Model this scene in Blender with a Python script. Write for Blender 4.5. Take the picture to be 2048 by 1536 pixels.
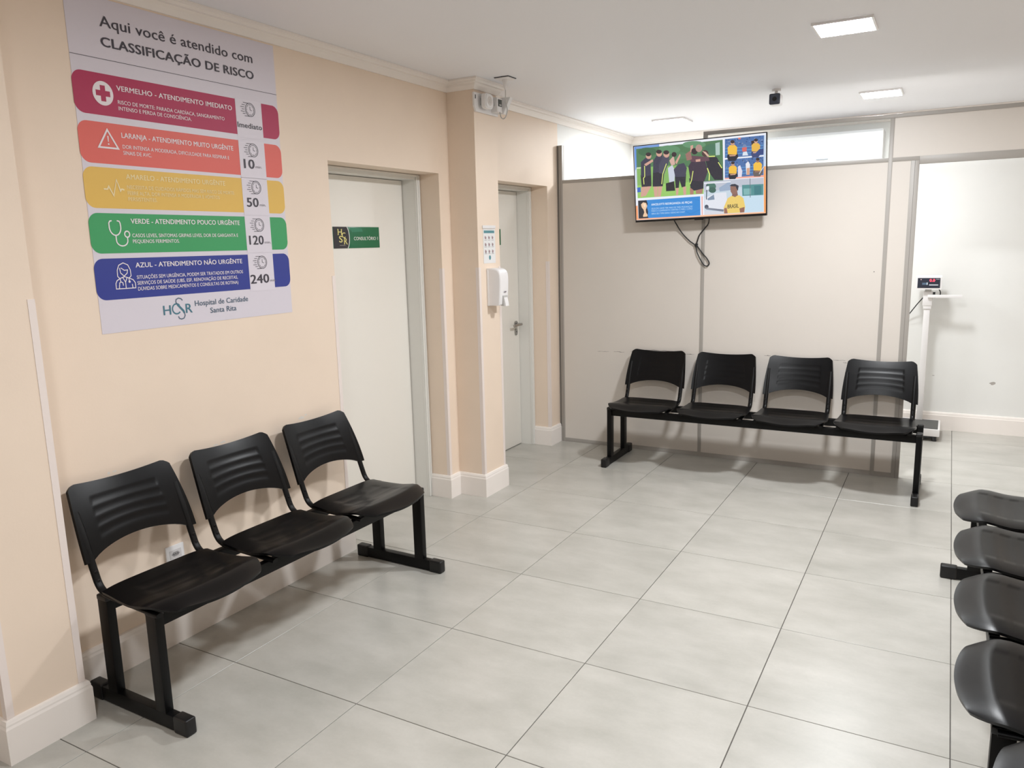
import bpy, bmesh, math, random
import numpy as np
from mathutils import Vector, Matrix

for o in list(bpy.data.objects):
    bpy.data.objects.remove(o)
scene = bpy.context.scene
COL = scene.collection
random.seed(7)

# ------------------------------------------------------------------ camera
cam_data = bpy.data.cameras.new('camera')
cam = bpy.data.objects.new('camera', cam_data)
COL.objects.link(cam)
cam_data.sensor_width = 36.0
cam_data.lens = 1548.09 / 2048 * 36.0
cam_data.clip_start = 0.02
RX = Vector((0.872585, 0.487886, -0.023735)); UP = Vector((-0.066017, 0.165939, 0.983924)); FW = Vector((-0.483981, 0.85699, -0.177005))
M = Matrix((RX, UP, -FW)).transposed().to_4x4()
M.translation = (2.30209, -1.85824, 1.55745)
cam.matrix_world = M
scene.camera = cam

# ------------------------------------------------------------------ world, exposure
w = bpy.data.worlds.new('world'); scene.world = w; w.use_nodes = True
w.node_tree.nodes['Background'].inputs[0].default_value = (0.9, 0.95, 1.0, 1)
w.node_tree.nodes['Background'].inputs[1].default_value = 0.0
scene.view_settings.view_transform = 'Standard'
scene.view_settings.look = 'None'
scene.view_settings.gamma = 1.0
scene.view_settings.use_curve_mapping = False
EXPOSURE = 1.78
scene.view_settings.exposure = EXPOSURE
PANEL = 78.0              # radiance of every ceiling LED panel
PANEL_COLOR = (0.95, 0.975, 1.0)
# (x, y) of the LED panels: three in view, the others over the part of the hall behind and beside the camera
PANELS = [(1.815, 2.155, 1.12), (1.825, 4.11, 0.56), (0.30, 4.38, 0.58), (1.815, 0.15, 0.80), (1.815, -1.9, 0.62)]   # x, y, output of the lamp

# ------------------------------------------------------------------ measures (metres)
XW = -0.343      # left wall face
XP = -0.155      # pilaster faces
H = 2.50         # ceiling
YP = 3.59        # partition front face
YF = 5.16        # far wall
XR = 4.0
YB = -4.0
DH = 1.978       # door opening height
D1 = (1.075, 2.012)
D2 = (2.50, 3.425)
PIL1 = (-0.738, -0.490)
PIL2 = (2.122, 2.378)

# ------------------------------------------------------------------ helpers
def lin(c):
    c = c / 255.0
    return c / 12.92 if c <= 0.04045 else ((c + 0.055) / 1.055) ** 2.4
def rgb(r, g, b):
    return (lin(r), lin(g), lin(b), 1.0)

MATS = {}
def mat(name, col, rough=0.5, metal=0.0, noise=0.0, nscale=8.0, bump=0.0, bscale=80.0, spec=0.5, emit=None, estr=1.0, coat=0.0, rnoise=0.0):
    if name in MATS:
        return MATS[name]
    m = bpy.data.materials.new(name); m.use_nodes = True
    nt = m.node_tree; b = nt.nodes['Principled BSDF']
    b.inputs['Base Color'].default_value = col
    b.inputs['Roughness'].default_value = rough
    b.inputs['Metallic'].default_value = metal
    b.inputs['Specular IOR Level'].default_value = spec
    if coat:
        b.inputs['Coat Weight'].default_value = coat
        b.inputs['Coat Roughness'].default_value = 0.15
    tc = None
    if noise or bump or rnoise:
        tc = nt.nodes.new('ShaderNodeTexCoord')
    if noise:
        n = nt.nodes.new('ShaderNodeTexNoise'); n.inputs['Scale'].default_value = nscale; n.inputs['Detail'].default_value = 4
        nt.links.new(tc.outputs['Object'], n.inputs['Vector'])
        mr = nt.nodes.new('ShaderNodeMapRange'); mr.inputs['From Min'].default_value = 0.3; mr.inputs['From Max'].default_value = 0.7
        mr.inputs['To Min'].default_value = 1 - noise; mr.inputs['To Max'].default_value = 1 + noise
        nt.links.new(n.outputs['Fac'], mr.inputs['Value'])
        mx = nt.nodes.new('ShaderNodeVectorMath'); mx.operation = 'SCALE'; mx.inputs[0].default_value = col[:3]
        nt.links.new(mr.outputs['Result'], mx.inputs['Scale'])
        nt.links.new(mx.outputs['Vector'], b.inputs['Base Color'])
    if bump:
        n2 = nt.nodes.new('ShaderNodeTexNoise'); n2.inputs['Scale'].default_value = bscale; n2.inputs['Detail'].default_value = 3
        nt.links.new(tc.outputs['Object'], n2.inputs['Vector'])
        bp = nt.nodes.new('ShaderNodeBump'); bp.inputs['Strength'].default_value = bump; bp.inputs['Distance'].default_value = 0.002
        nt.links.new(n2.outputs['Fac'], bp.inputs['Height']); nt.links.new(bp.outputs['Normal'], b.inputs['Normal'])
    if rnoise:
        n3 = nt.nodes.new('ShaderNodeTexNoise'); n3.inputs['Scale'].default_value = 5
        nt.links.new(tc.outputs['Object'], n3.inputs['Vector'])
        m3 = nt.nodes.new('ShaderNodeMapRange'); m3.inputs['To Min'].default_value = rough - rnoise; m3.inputs['To Max'].default_value = rough + rnoise
        nt.links.new(n3.outputs['Fac'], m3.inputs['Value']); nt.links.new(m3.outputs['Result'], b.inputs['Roughness'])
    if emit:
        b.inputs['Emission Color'].default_value = emit
        b.inputs['Emission Strength'].default_value = estr
    MATS[name] = m
    return m

wall_paint = mat('wall_paint', rgb(241, 222, 203), 0.55, noise=0.02, nscale=3, bump=0.08, bscale=140)
back_paint = mat('back_room_paint', rgb(236, 236, 233), 0.55, noise=0.015, nscale=3, bump=0.06, bscale=140)
ceil_paint = mat('ceiling_paint', rgb(247, 247, 251), 0.6, noise=0.01, nscale=2, bump=0.05, bscale=120)
white_trim = mat('white_trim', rgb(247, 240, 234), 0.4, noise=0.01, nscale=6)
guard_mat = mat('guard_plastic', rgb(240, 228, 222), 0.45)
door_mat = mat('door_laminate', rgb(244, 240, 232), 0.4, noise=0.01, nscale=2)
frame_mat = mat('door_frame_paint', rgb(232, 231, 226), 0.38)
panel_mat = mat('partition_laminate', rgb(220, 213, 205), 0.42, noise=0.012, nscale=2.5)
channel_mat = mat('partition_channel', rgb(168, 163, 157), 0.4, metal=0.0)
channel_dark = mat('partition_groove', rgb(120, 116, 112), 0.5)
black_plastic = mat('black_plastic', rgb(9, 9, 11), 0.30, bump=0.06, bscale=600, spec=0.2, rnoise=0.05)
black_steel = mat('black_steel', rgb(8, 8, 9), 0.4, spec=0.22)
black_cap = mat('black_cap', rgb(13, 13, 15), 0.45)
bolt_mat = mat('bolt_steel', rgb(60, 60, 62), 0.35, metal=0.8)
white_plastic = mat('white_plastic', rgb(240, 238, 238), 0.3)
grey_plastic = mat('grey_plastic', rgb(190, 188, 186), 0.4)
dark_plastic = mat('dark_plastic', rgb(40, 42, 46), 0.4)
tv_black = mat('tv_black', rgb(14, 14, 17), 0.3)
chrome = mat('chrome', rgb(170, 168, 165), 0.22, metal=1.0)
cable_mat = mat('cable_rubber', rgb(22, 24, 28), 0.5)
grout_mat = mat('grout', rgb(92, 88, 84), 0.8, noise=0.1, nscale=30)
mark_mat = mat('scuff_mark', rgb(120, 112, 108), 0.7)
scuff_dark = mat('scuff_dark', rgb(90, 84, 82), 0.7)
chip_mat = mat('bare_plaster', rgb(232, 224, 214), 0.8, noise=0.05, nscale=60)
chip_grey = mat('bare_plaster_grey', rgb(176, 170, 164), 0.8, noise=0.08, nscale=60)

def tile_material():
    m = bpy.data.materials.new('floor_porcelain'); m.use_nodes = True
    nt = m.node_tree; b = nt.nodes['Principled BSDF']; N = nt.nodes.new; L = nt.links.new
    geo = N('ShaderNodeNewGeometry'); oi = N('ShaderNodeObjectInfo')
    off = N('ShaderNodeVectorMath'); off.operation = 'SCALE'; off.inputs['Scale'].default_value = 37.0
    cmb = N('ShaderNodeCombineXYZ'); L(oi.outputs['Random'], cmb.inputs[0]); L(oi.outputs['Random'], cmb.inputs[1]); L(cmb.outputs[0], off.inputs[0])
    add = N('ShaderNodeVectorMath'); add.operation = 'ADD'; L(geo.outputs['Position'], add.inputs[0]); L(off.outputs[0], add.inputs[1])
    mp = N('ShaderNodeMapping'); mp.inputs['Scale'].default_value = (1.3, 2.4, 1.0); L(add.outputs[0], mp.inputs[0])
    n1 = N('ShaderNodeTexNoise'); n1.inputs['Scale'].default_value = 2.2; n1.inputs['Detail'].default_value = 7; n1.inputs['Roughness'].default_value = 0.62; L(mp.outputs[0], n1.inputs['Vector'])
    n2 = N('ShaderNodeTexNoise'); n2.inputs['Scale'].default_value = 90; n2.inputs['Detail'].default_value = 2; L(add.outputs[0], n2.inputs['Vector'])
    cr = N('ShaderNodeValToRGB'); cr.color_ramp.elements[0].position = 0.28; cr.color_ramp.elements[1].position = 0.72
    cr.color_ramp.elements[0].color = rgb(171, 169, 161); cr.color_ramp.elements[1].color = rgb(196, 193, 186)
    L(n1.outputs['Fac'], cr.inputs[0])
    mr = N('ShaderNodeMapRange'); mr.inputs['To Min'].default_value = 0.965; mr.inputs['To Max'].default_value = 1.035; L(n2.outputs['Fac'], mr.inputs['Value'])
    mr2 = N('ShaderNodeMapRange'); mr2.inputs['To Min'].default_value = 0.975; mr2.inputs['To Max'].default_value = 1.02; L(oi.outputs['Random'], mr2.inputs['Value'])
    mu = N('ShaderNodeMath'); mu.operation = 'MULTIPLY'; L(mr.outputs[0], mu.inputs[0]); L(mr2.outputs[0], mu.inputs[1])
    sc = N('ShaderNodeVectorMath'); sc.operation = 'SCALE'; L(cr.outputs[0], sc.inputs[0]); L(mu.outputs[0], sc.inputs['Scale'])
    L(sc.outputs[0], b.inputs['Base Color'])
    mr3 = N('ShaderNodeMapRange'); mr3.inputs['To Min'].default_value = 0.24; mr3.inputs['To Max'].default_value = 0.36; L(n1.outputs['Fac'], mr3.inputs['Value']); L(mr3.outputs[0], b.inputs['Roughness'])
    bp = N('ShaderNodeBump'); bp.inputs['Strength'].default_value = 0.04; bp.inputs['Distance'].default_value = 0.001; L(n2.outputs['Fac'], bp.inputs['Height']); L(bp.outputs[0], b.inputs['Normal'])
    return m
tile_mat = tile_material()

def glass_material():
    m = bpy.data.materials.new('pane_glass'); m.use_nodes = True
    nt = m.node_tree; nt.nodes.remove(nt.nodes['Principled BSDF'])
    out = nt.nodes['Material Output']
    tr = nt.nodes.new('ShaderNodeBsdfTransparent'); tr.inputs[0].default_value = (0.97, 0.98, 0.975, 1)
    gl = nt.nodes.new('ShaderNodeBsdfGlossy'); gl.inputs['Roughness'].default_value = 0.03
    fr = nt.nodes.new('ShaderNodeFresnel'); fr.inputs[0].default_value = 1.45
    mx = nt.nodes.new('ShaderNodeMixShader')
    nt.links.new(fr.outputs[0], mx.inputs[0]); nt.links.new(tr.outputs[0], mx.inputs[1]); nt.links.new(gl.outputs[0], mx.inputs[2]); nt.links.new(mx.outputs[0], out.inputs[0])
    return m
glass_mat = glass_material()

def emit_mat(name, col, strength):
    return mat(name, (0, 0, 0, 1), 0.6, emit=col, estr=strength, spec=0.0)
def ink(r, g, b, rough=0.45):
    return mat('ink_%d_%d_%d' % (r, g, b), rgb(r, g, b), rough)
SCREEN = 1.0 / 2 ** EXPOSURE
def lit(r, g, b):
    r, g, b = (round(c + (232 - c) * 0.10) for c in (r, g, b))   # glare haze over the screen, mixed into every colour
    return mat('lit_%d_%d_%d' % (r, g, b), (0.005, 0.005, 0.005, 1), 0.25, emit=rgb(r, g, b), estr=SCREEN)

def link(o, parent=None):
    COL.objects.link(o)
    if parent is not None:
        o.parent = parent
    return o
def mesh_obj(name, me, mats, parent=None):
    o = bpy.data.objects.new(name, me)
    if not isinstance(mats, (list, tuple)):
        mats = [mats]
    if len(me.materials) == 0:
        for m in mats:
            me.materials.append(m)
    return link(o, parent)
def smooth(me, ang=35):
    for p in me.polygons:
        p.use_smooth = True
    me.set_sharp_from_angle(angle=math.radians(ang))
def bm_obj(name, bm, m, parent=None, sm=None):
    me = bpy.data.meshes.new(name)
    bmesh.ops.recalc_face_normals(bm, faces=bm.faces)
    bm.to_mesh(me); bm.free()
    if sm:
        smooth(me, sm)
    return mesh_obj(name, me, m, parent)
def tag(o, label, cat, group=None, kind=None):
    if label: o['label'] = label
    if cat: o['category'] = cat
    if group: o['group'] = group
    if kind: o['kind'] = kind
    return o
def empty(name, loc=(0, 0, 0), rz=0.0):
    o = bpy.data.objects.new(name, None); o.empty_display_size = 0.1
    o.location = loc; o.rotation_euler = (0, 0, rz)
    return link(o)

def add_box(bm, x0, x1, y0, y1, z0, z1, bevel=0.0, seg=2, mi=0):
    r = bmesh.ops.create_cube(bm, size=1.0)
    vs = r['verts']
    for v in vs:
        v.co = Vector((x0 + (v.co.x + .5) * (x1 - x0), y0 + (v.co.y + .5) * (y1 - y0), z0 + (v.co.z + .5) * (z1 - z0)))
    es = list({e for v in vs for e in v.link_edges})
    fs = list({f for v in vs for f in v.link_faces})
    for f in fs: f.material_index = mi
    if bevel > 0:
        bmesh.ops.bevel(bm, geom=es, offset=bevel, segments=seg, profile=0.6, affect='EDGES')
def box(name, x0, x1, y0, y1, z0, z1, m, parent=None, bevel=0.0, seg=2):
    bm = bmesh.new(); add_box(bm, x0, x1, y0, y1, z0, z1, bevel, seg)
    return bm_obj(name, bm, m, parent, 40 if bevel else None)
def add_cyl(bm, p0, p1, r0, r1=None, n=20, cap=True):
    r1 = r0 if r1 is None else r1
    p0 = Vector(p0); p1 = Vector(p1); d = (p1 - p0).normalized()
    a = d.orthogonal().normalized(); b = d.cross(a)
    A = [bm.verts.new(p0 + (a * math.cos(t) + b * math.sin(t)) * r0) for t in [2 * math.pi * i / n for i in range(n)]]
    B = [bm.verts.new(p1 + (a * math.cos(t) + b * math.sin(t)) * r1) for t in [2 * math.pi * i / n for i in range(n)]]
    for i in range(n):
        bm.faces.new((A[i], A[(i + 1) % n], B[(i + 1) % n], B[i]))
    if cap:
        bm.faces.new(A[::-1]); bm.faces.new(B)
def cyl(name, p0, p1, r0, m, parent=None, r1=None, n=20):
    bm = bmesh.new(); add_cyl(bm, p0, p1, r0, r1, n)
    return bm_obj(name, bm, m, parent, 40)
def catmull(pts, k=8):
    P = [Vector(p) for p in pts]; P = [2 * P[0] - P[1]] + P + [2 * P[-1] - P[-2]]
    out = []
    for i in range(1, len(P) - 2):
        for j in range(k):
            t = j / k
            out.append(0.5 * ((2 * P[i]) + (-P[i - 1] + P[i + 1]) * t + (2 * P[i - 1] - 5 * P[i] + 4 * P[i + 1] - P[i + 2]) * t * t + (-P[i - 1] + 3 * P[i] - 3 * P[i + 1] + P[i + 2]) * t ** 3))
    out.append(P[-2]); return out
def add_tube(bm, pts, ra, rb=None, ref=None, n=10):
    # elliptical section: ra along ref axis (kept fixed), rb across
    rb = ra if rb is None else rb
    pts = [Vector(p) for p in pts]; rings = []; up = None
    for i, p in enumerate(pts):
        t = (pts[min(i + 1, len(pts) - 1)] - pts[max(i - 1, 0)]).normalized()
        if ref is not None:
            a = (Vector(ref) - t * Vector(ref).dot(t)).normalized()
        else:
            if up is None: up = t.orthogonal().normalized()
            a = (up - t * up.dot(t)).normalized(); up = a
        b = t.cross(a)
        rings.append([bm.verts.new(p + a * math.cos(2 * math.pi * k / n) * ra + b * math.sin(2 * math.pi * k / n) * rb) for k in range(n)])
    for i in range(len(rings) - 1):
        for k in range(n):
            bm.faces.new((rings[i][k], rings[i][(k + 1) % n], rings[i + 1][(k + 1) % n], rings[i + 1][k]))
    bm.faces.new(rings[0][::-1]); bm.faces.new(rings[-1])
def tube(name, pts, r, m, parent=None, n=8):
    bm = bmesh.new(); add_tube(bm, pts, r, n=n)
    return bm_obj(name, bm, m, parent, 60)
def extrude_prism(bm, poly, axis, a0, a1):
    # poly: list of 2D points in the plane across axis ('x': (y,z), 'y': (x,z), 'z': (x,y))
    def P(p, a):
        return {'x': (a, p[0], p[1]), 'y': (p[0], a, p[1]), 'z': (p[0], p[1], a)}[axis]
    A = [bm.verts.new(P(p, a0)) for p in poly]; B = [bm.verts.new(P(p, a1)) for p in poly]; n = len(poly)
    for i in range(n):
        bm.faces.new((A[i], A[(i + 1) % n], B[(i + 1) % n], B[i]))
    bm.faces.new(A[::-1]); bm.faces.new(B)

def sweep(path, profile, closed_ends=True):
    """Run a (depth, z) profile along a plan polyline; depth is measured to the right of travel, corners are mitred."""
    bm = bmesh.new(); n = len(path); rings = []
    P = [Vector(p) for p in path]
    for i in range(n):
        def nrm(a, b):
            d = (b - a).normalized(); return Vector((d.y, -d.x))
        if i == 0: o = nrm(P[0], P[1])
        elif i == n - 1: o = nrm(P[-2], P[-1])
        else:
            n1 = nrm(P[i - 1], P[i]); n2 = nrm(P[i], P[i + 1]); s = n1 + n2
            o = s / max(1e-6, s.dot(n1))
        rings.append([bm.verts.new((P[i].x + o.x * d, P[i].y + o.y * d, z)) for d, z in profile])
    k = len(profile)
    for i in range(n - 1):
        for j in range(k):
            bm.faces.new((rings[i][j], rings[i][(j + 1) % k], rings[i + 1][(j + 1) % k], rings[i + 1][j]))
    if closed_ends:
        bm.faces.new(rings[0][::-1]); bm.faces.new(rings[-1])
    return bm

# ---- flat print: polygons, strokes and lettering laid on a plane (origin, right, up)
class Plane:
    def __init__(s, o, r, u):
        s.o = Vector(o); s.r = Vector(r).normalized(); s.u = Vector(u).normalized(); s.n = s.r.cross(s.u)
    def at(s, a, b, lift=0.0):
        return s.o + s.r * a + s.u * b + s.n * lift
class Print:
    """Collects flat shapes of several colours into one mesh; every later shape lies a hair above the earlier ones."""
    def __init__(s, plane, lift=0.0004, step=0.00004):
        s.pl = plane; s.lift = lift; s.step = step; s.v = []; s.f = []; s.mi = []; s.mats = []
    def m(s, material):
        if material not in s.mats: s.mats.append(material)
        return s.mats.index(material)
    def poly(s, pts, material):
        b = len(s.v)
        for a, c in pts: s.v.append(s.pl.at(a, c, s.lift))
        s.f.append(list(range(b, b + len(pts)))); s.mi.append(s.m(material)); s.lift += s.step
    def ellipse(s, cx, cy, rx, ry, material, n=28, ang=0.0):
        ca, sa = math.cos(ang), math.sin(ang)
        s.poly([(cx + rx * math.cos(t) * ca - ry * math.sin(t) * sa, cy + rx * math.cos(t) * sa + ry * math.sin(t) * ca) for t in [2 * math.pi * i / n for i in range(n)]], material)
    def stroke(s, pts, wd, material, closed=False):
        P = [Vector(p) for p in pts]; n = len(P); L = []; R = []
        for i in range(n):
            a = P[i - 1] if (i > 0 or closed) else P[i]; c = P[(i + 1) % n] if (i < n - 1 or closed) else P[i]
            d1 = (P[i] - a); d2 = (c - P[i])
            d1 = d1.normalized() if d1.length > 1e-9 else d2.normalized(); d2 = d2.normalized() if d2.length > 1e-9 else d1
            n1 = Vector((-d1.y, d1.x)); n2 = Vector((-d2.y, d2.x)); q = n1 + n2
            o = q / max(0.35, q.dot(n1)) if q.length > 1e-6 else n1
            L.append(P[i] + o * wd / 2); R.append(P[i] - o * wd / 2)
        b = len(s.v)
        for p in L + R: s.v.append(s.pl.at(p.x, p.y, s.lift))
        for i in range(n if closed else n - 1):
            j = (i + 1) % n
            s.f.append([b + i, b + n + i, b + n + j, b + j]); s.mi.append(s.m(material))
        s.lift += s.step
    def build(s, name, parent=None):
        me = bpy.data.meshes.new(name); me.from_pydata([tuple(v) for v in s.v], [], s.f)
        for m_ in s.mats: me.materials.append(m_)
        for p, i in zip(me.polygons, s.mi): p.material_index = i
        return mesh_obj(name, me, s.mats, parent)

def text_mesh(body, bold=0.0):
    cu = bpy.data.curves.new('lettering', 'FONT'); cu.body = body; cu.size = 1.0; cu.resolution_u = 3; cu.space_character = 1.0 + bold * 1.5
    ob = bpy.data.objects.new('lettering', cu); COL.objects.link(ob)
    dg = bpy.context.evaluated_depsgraph_get(); dg.update()
    me = bpy.data.meshes.new_from_object(ob.evaluated_get(dg))
    bpy.data.objects.remove(ob); bpy.data.curves.remove(cu)
    return me
CAP = max(v.co.y for v in text_mesh('H').vertices)
def lettering(name, body, plane, x0, x1, base, cap, m, parent=None, bold=0.0, lift=0.0012, tilt=0.0, words=False):
    """Flat lettering fitted between x0 and x1; bold strokes come from three closely stacked prints."""
    src = text_mesh(body, bold)
    xs = [v.co.x for v in src.vertices]; a, b = min(xs), max(xs)
    sx = (x1 - x0) / (b - a); sy = cap / CAP
    co = [(v.co.x, v.co.y) for v in src.vertices]; faces = [tuple(p.vertices) for p in src.polygons]
    groups = [faces]
    if words:                                   # one object for each word
        gap = 0.17; iv = sorted((min(co[k][0] for k in f), max(co[k][0] for k in f)) for f in faces); cuts = []; end = iv[0][1]
        for lo, hi in iv:
            if lo - end > gap: cuts.append((lo + end) / 2)
            end = max(end, hi)
        groups = [[] for _ in range(len(cuts) + 1)]
        for f in faces: groups[sum(co[f[0]][0] > c for c in cuts)].append(f)
    d = bold * 0.9; copies = [(0.0, 0.0)] if bold <= 0 else [(-d, d * 0.4), (0.0, -d * 0.4), (d, d * 0.4)]
    out = None
    for g in groups:
        V = []; F = []
        for ci, (ox, oy) in enumerate(copies):
            idx = {}
            for f in g:
                for k in f:
                    if k not in idx:
                        idx[k] = len(V); px = x0 + (co[k][0] + ox - a) * sx; py = base + (co[k][1] + oy) * sy + (px - x0) * tilt
                        V.append(tuple(plane.at(px, py, lift + 0.00005 * ci)))
                F.append([idx[k] for k in f])
        me = bpy.data.meshes.new(name); me.from_pydata(V, [], F); me.materials.append(m)
        out = link(bpy.data.objects.new(name, me), parent)
    return out
def rrect(x0, x1, z0, z1, rl=0.0, rr=0.0, n=8):
    P = []
    def arc(cx, cz, r, a0):
        if r <= 0: P.append((cx, cz)); return
        for i in range(n + 1):
            t = math.radians(a0 + 90 * i / n); P.append((cx + r * math.cos(t), cz + r * math.sin(t)))
    arc(x1 - rr, z1 - rr, rr, 0); arc(x0 + rl, z1 - rl, rl, 90); arc(x0 + rl, z0 + rl, rl, 180); arc(x1 - rr, z0 + rr, rr, 270)
    return P

# ================================================================== SETTING
def struct(o, label, cat):
    return tag(o, label, cat, kind='structure')

# floor: grout bed with individual square tiles on a 0.6 m grid
fl = box('floor', -0.60, XR, YB, YF, -0.05, -0.0035, grout_mat)
struct(fl, 'grey porcelain tiled floor with thin dark joints', 'floor')
T = 0.6; G = 0.0016
tile_cache = {}
for i in range(-1, 7):
    for j in range(-7, 9):
        x0, x1, y0, y1 = i * T, (i + 1) * T, j * T, (j + 1) * T
        x0, x1 = max(x0, -0.60), min(x1, XR); y0, y1 = max(y0, YB), min(y1, YF)
        if x1 - x0 < 0.02 or y1 - y0 < 0.02: continue
        key = (round(x1 - x0, 3), round(y1 - y0, 3))
        if key not in tile_cache:
            bm = bmesh.new(); add_box(bm, G, key[0] - G, G, key[1] - G, -0.008, 0.0, 0.0008, 1)
            bmesh.ops.recalc_face_normals(bm, faces=bm.faces)
            me = bpy.data.meshes.new('tile'); bm.to_mesh(me); bm.free(); me.materials.append(tile_mat); tile_cache[key] = me
        t = bpy.data.objects.new('tile', tile_cache[key]); t.location = (x0, y0, 0); link(t, fl)

ce = box('ceiling', -0.75, XR + 0.1, YB - 0.1, YF + 0.1, H, H + 0.1, ceil_paint)
struct(ce, 'plain off-white painted ceiling', 'ceiling')

# left wall with two door recesses
bm = bmesh.new(); TH = -0.75
add_box(bm, TH, XW, YB, D1[0], 0, H)
add_box(bm, TH, XW, D1[1], D2[0], 0, H)
add_box(bm, TH, XW, D2[1], YP + 0.02, 0, H)
add_box(bm, TH, XW, D1[0], D1[1], DH, H)
add_box(bm, TH, XW, D2[0], D2[1], DH, H)
wl = bm_obj('wall_left', bm, wall_paint)
struct(wl, 'cream painted left wall with two door recesses and two pilasters', 'wall')
for a, b in (PIL1, PIL2):
    box('pilaster', XW - 0.002, XP, a, b, 0, H, wall_paint, wl)
wlb = box('wall_back_room_left', TH, XW, YP + 0.02, YF + 0.1, 0, H, back_paint)
struct(wlb, 'bright cream wall of the side room beyond the partition', 'wall')
wf = box('wall_far', XW, XR + 0.1, YF, YF + 0.1, 0, H, back_paint)
struct(wf, 'white painted far wall seen through the open doorway', 'wall')
wr = box('wall_right', XR, XR + 0.1, YB - 0.1, YF, 0, H, wall_paint)
struct(wr, 'cream painted wall on the right side of the hall', 'wall')
wb = box('wall_back', TH, XR, YB - 0.1, YB, 0, H, mat('wall_bounce_dark', rgb(150, 138, 124), 0.6, noise=0.02, nscale=3))  # unseen wall, colour darkened so less light bounces onto faces turned towards it
struct(wb, 'unseen wall behind the viewer, toned dark to weaken bounced light', 'wall')

# white corner guards on the outside corners
def guard(cx, cy, sx, sy, z0=0.146, z1=1.428, wd=0.021):
    # corner at (cx,cy); legs run towards sx along x and sy along y on the outside of the faces
    t = 0.0018; bm = bmesh.new()
    if sy: add_box(bm, cx, cx + t, min(cy, cy + sy * wd), max(cy, cy + sy * wd), z0, z1)
    oy = -sy * t if sy else 0
    add_box(bm, min(cx + t, cx + sx * wd), max(cx + t, cx + sx * wd), min(cy, cy + oy), max(cy, cy + oy), z0, z1)
    return bm_obj('corner_guard', bm, guard_mat, wl)
guard(XP, PIL1[0], -1, 1); guard(XP, PIL1[1], -1, -1)
guard(XP, PIL2[0], -1, 1); guard(XP, PIL2[1], -1, -1)
guard(XW, D1[0], -1, -1); guard(XW, D1[1], -1, 1); guard(XW, D2[1], -1, 1); guard(XW, D2[0], -1, -1)

# baseboards and cornice
BB = [(0, 0), (0.016, 0), (0.016, 0.118), (0.013, 0.126), (0.013, 0.132), (0.009, 0.143), (0, 0.145)]
FR = -0.485   # face of the recessed door casing
def baseboard(name, path, label):
    o = bm_obj(name, sweep(path, BB), white_trim); struct(o, label, 'baseboard'); return o
baseboard('baseboard_left', [(XW, YB), (XW, PIL1[0]), (XP, PIL1[0]), (XP, PIL1[1]), (XW, PIL1[1]), (XW, D1[0]), (FR, D1[0])], 'white baseboard along the left wall behind the three-seat bench')
baseboard('baseboard_middle', [(FR, D1[1]), (XW, D1[1]), (XW, PIL2[0]), (XP, PIL2[0]), (XP, PIL2[1]), (XW, PIL2[1]), (XW, D2[0]), (FR, D2[0])], 'white baseboard around the pilaster between the two doors')
baseboard('baseboard_corner', [(FR, D2[1]), (XW, D2[1]), (XW, YP)], 'short white baseboard between second door and partition')
baseboard('baseboard_far', [(XW, YP + 0.04), (XW, YF), (XR, YF)], 'white baseboard of the far wall beyond the doorway')
CR = [(0, 2.442), (0.010, 2.442), (0.016, 2.450), (0.024, 2.462), (0.028, 2.474), (0.040, 2.476), (0.044, 2.486), (0.052, 2.490), (0.052, 2.4995), (0, 2.4995)]
def cornice(name, path, label):
    o = bm_obj(name, sweep(path, CR), white_trim); struct(o, label, 'cornice'); return o
cornice('trim_1', [(XW, YB), (XW, PIL1[0]), (XP, PIL1[0]), (XP, PIL1[1]), (XW, PIL1[1]), (XW, PIL2[0]), (XP, PIL2[0]), (XP, PIL2[1]), (XW, PIL2[1]), (XW, YF), (XR, YF)], 'white plaster cornice along the top of the left and far walls')

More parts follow.
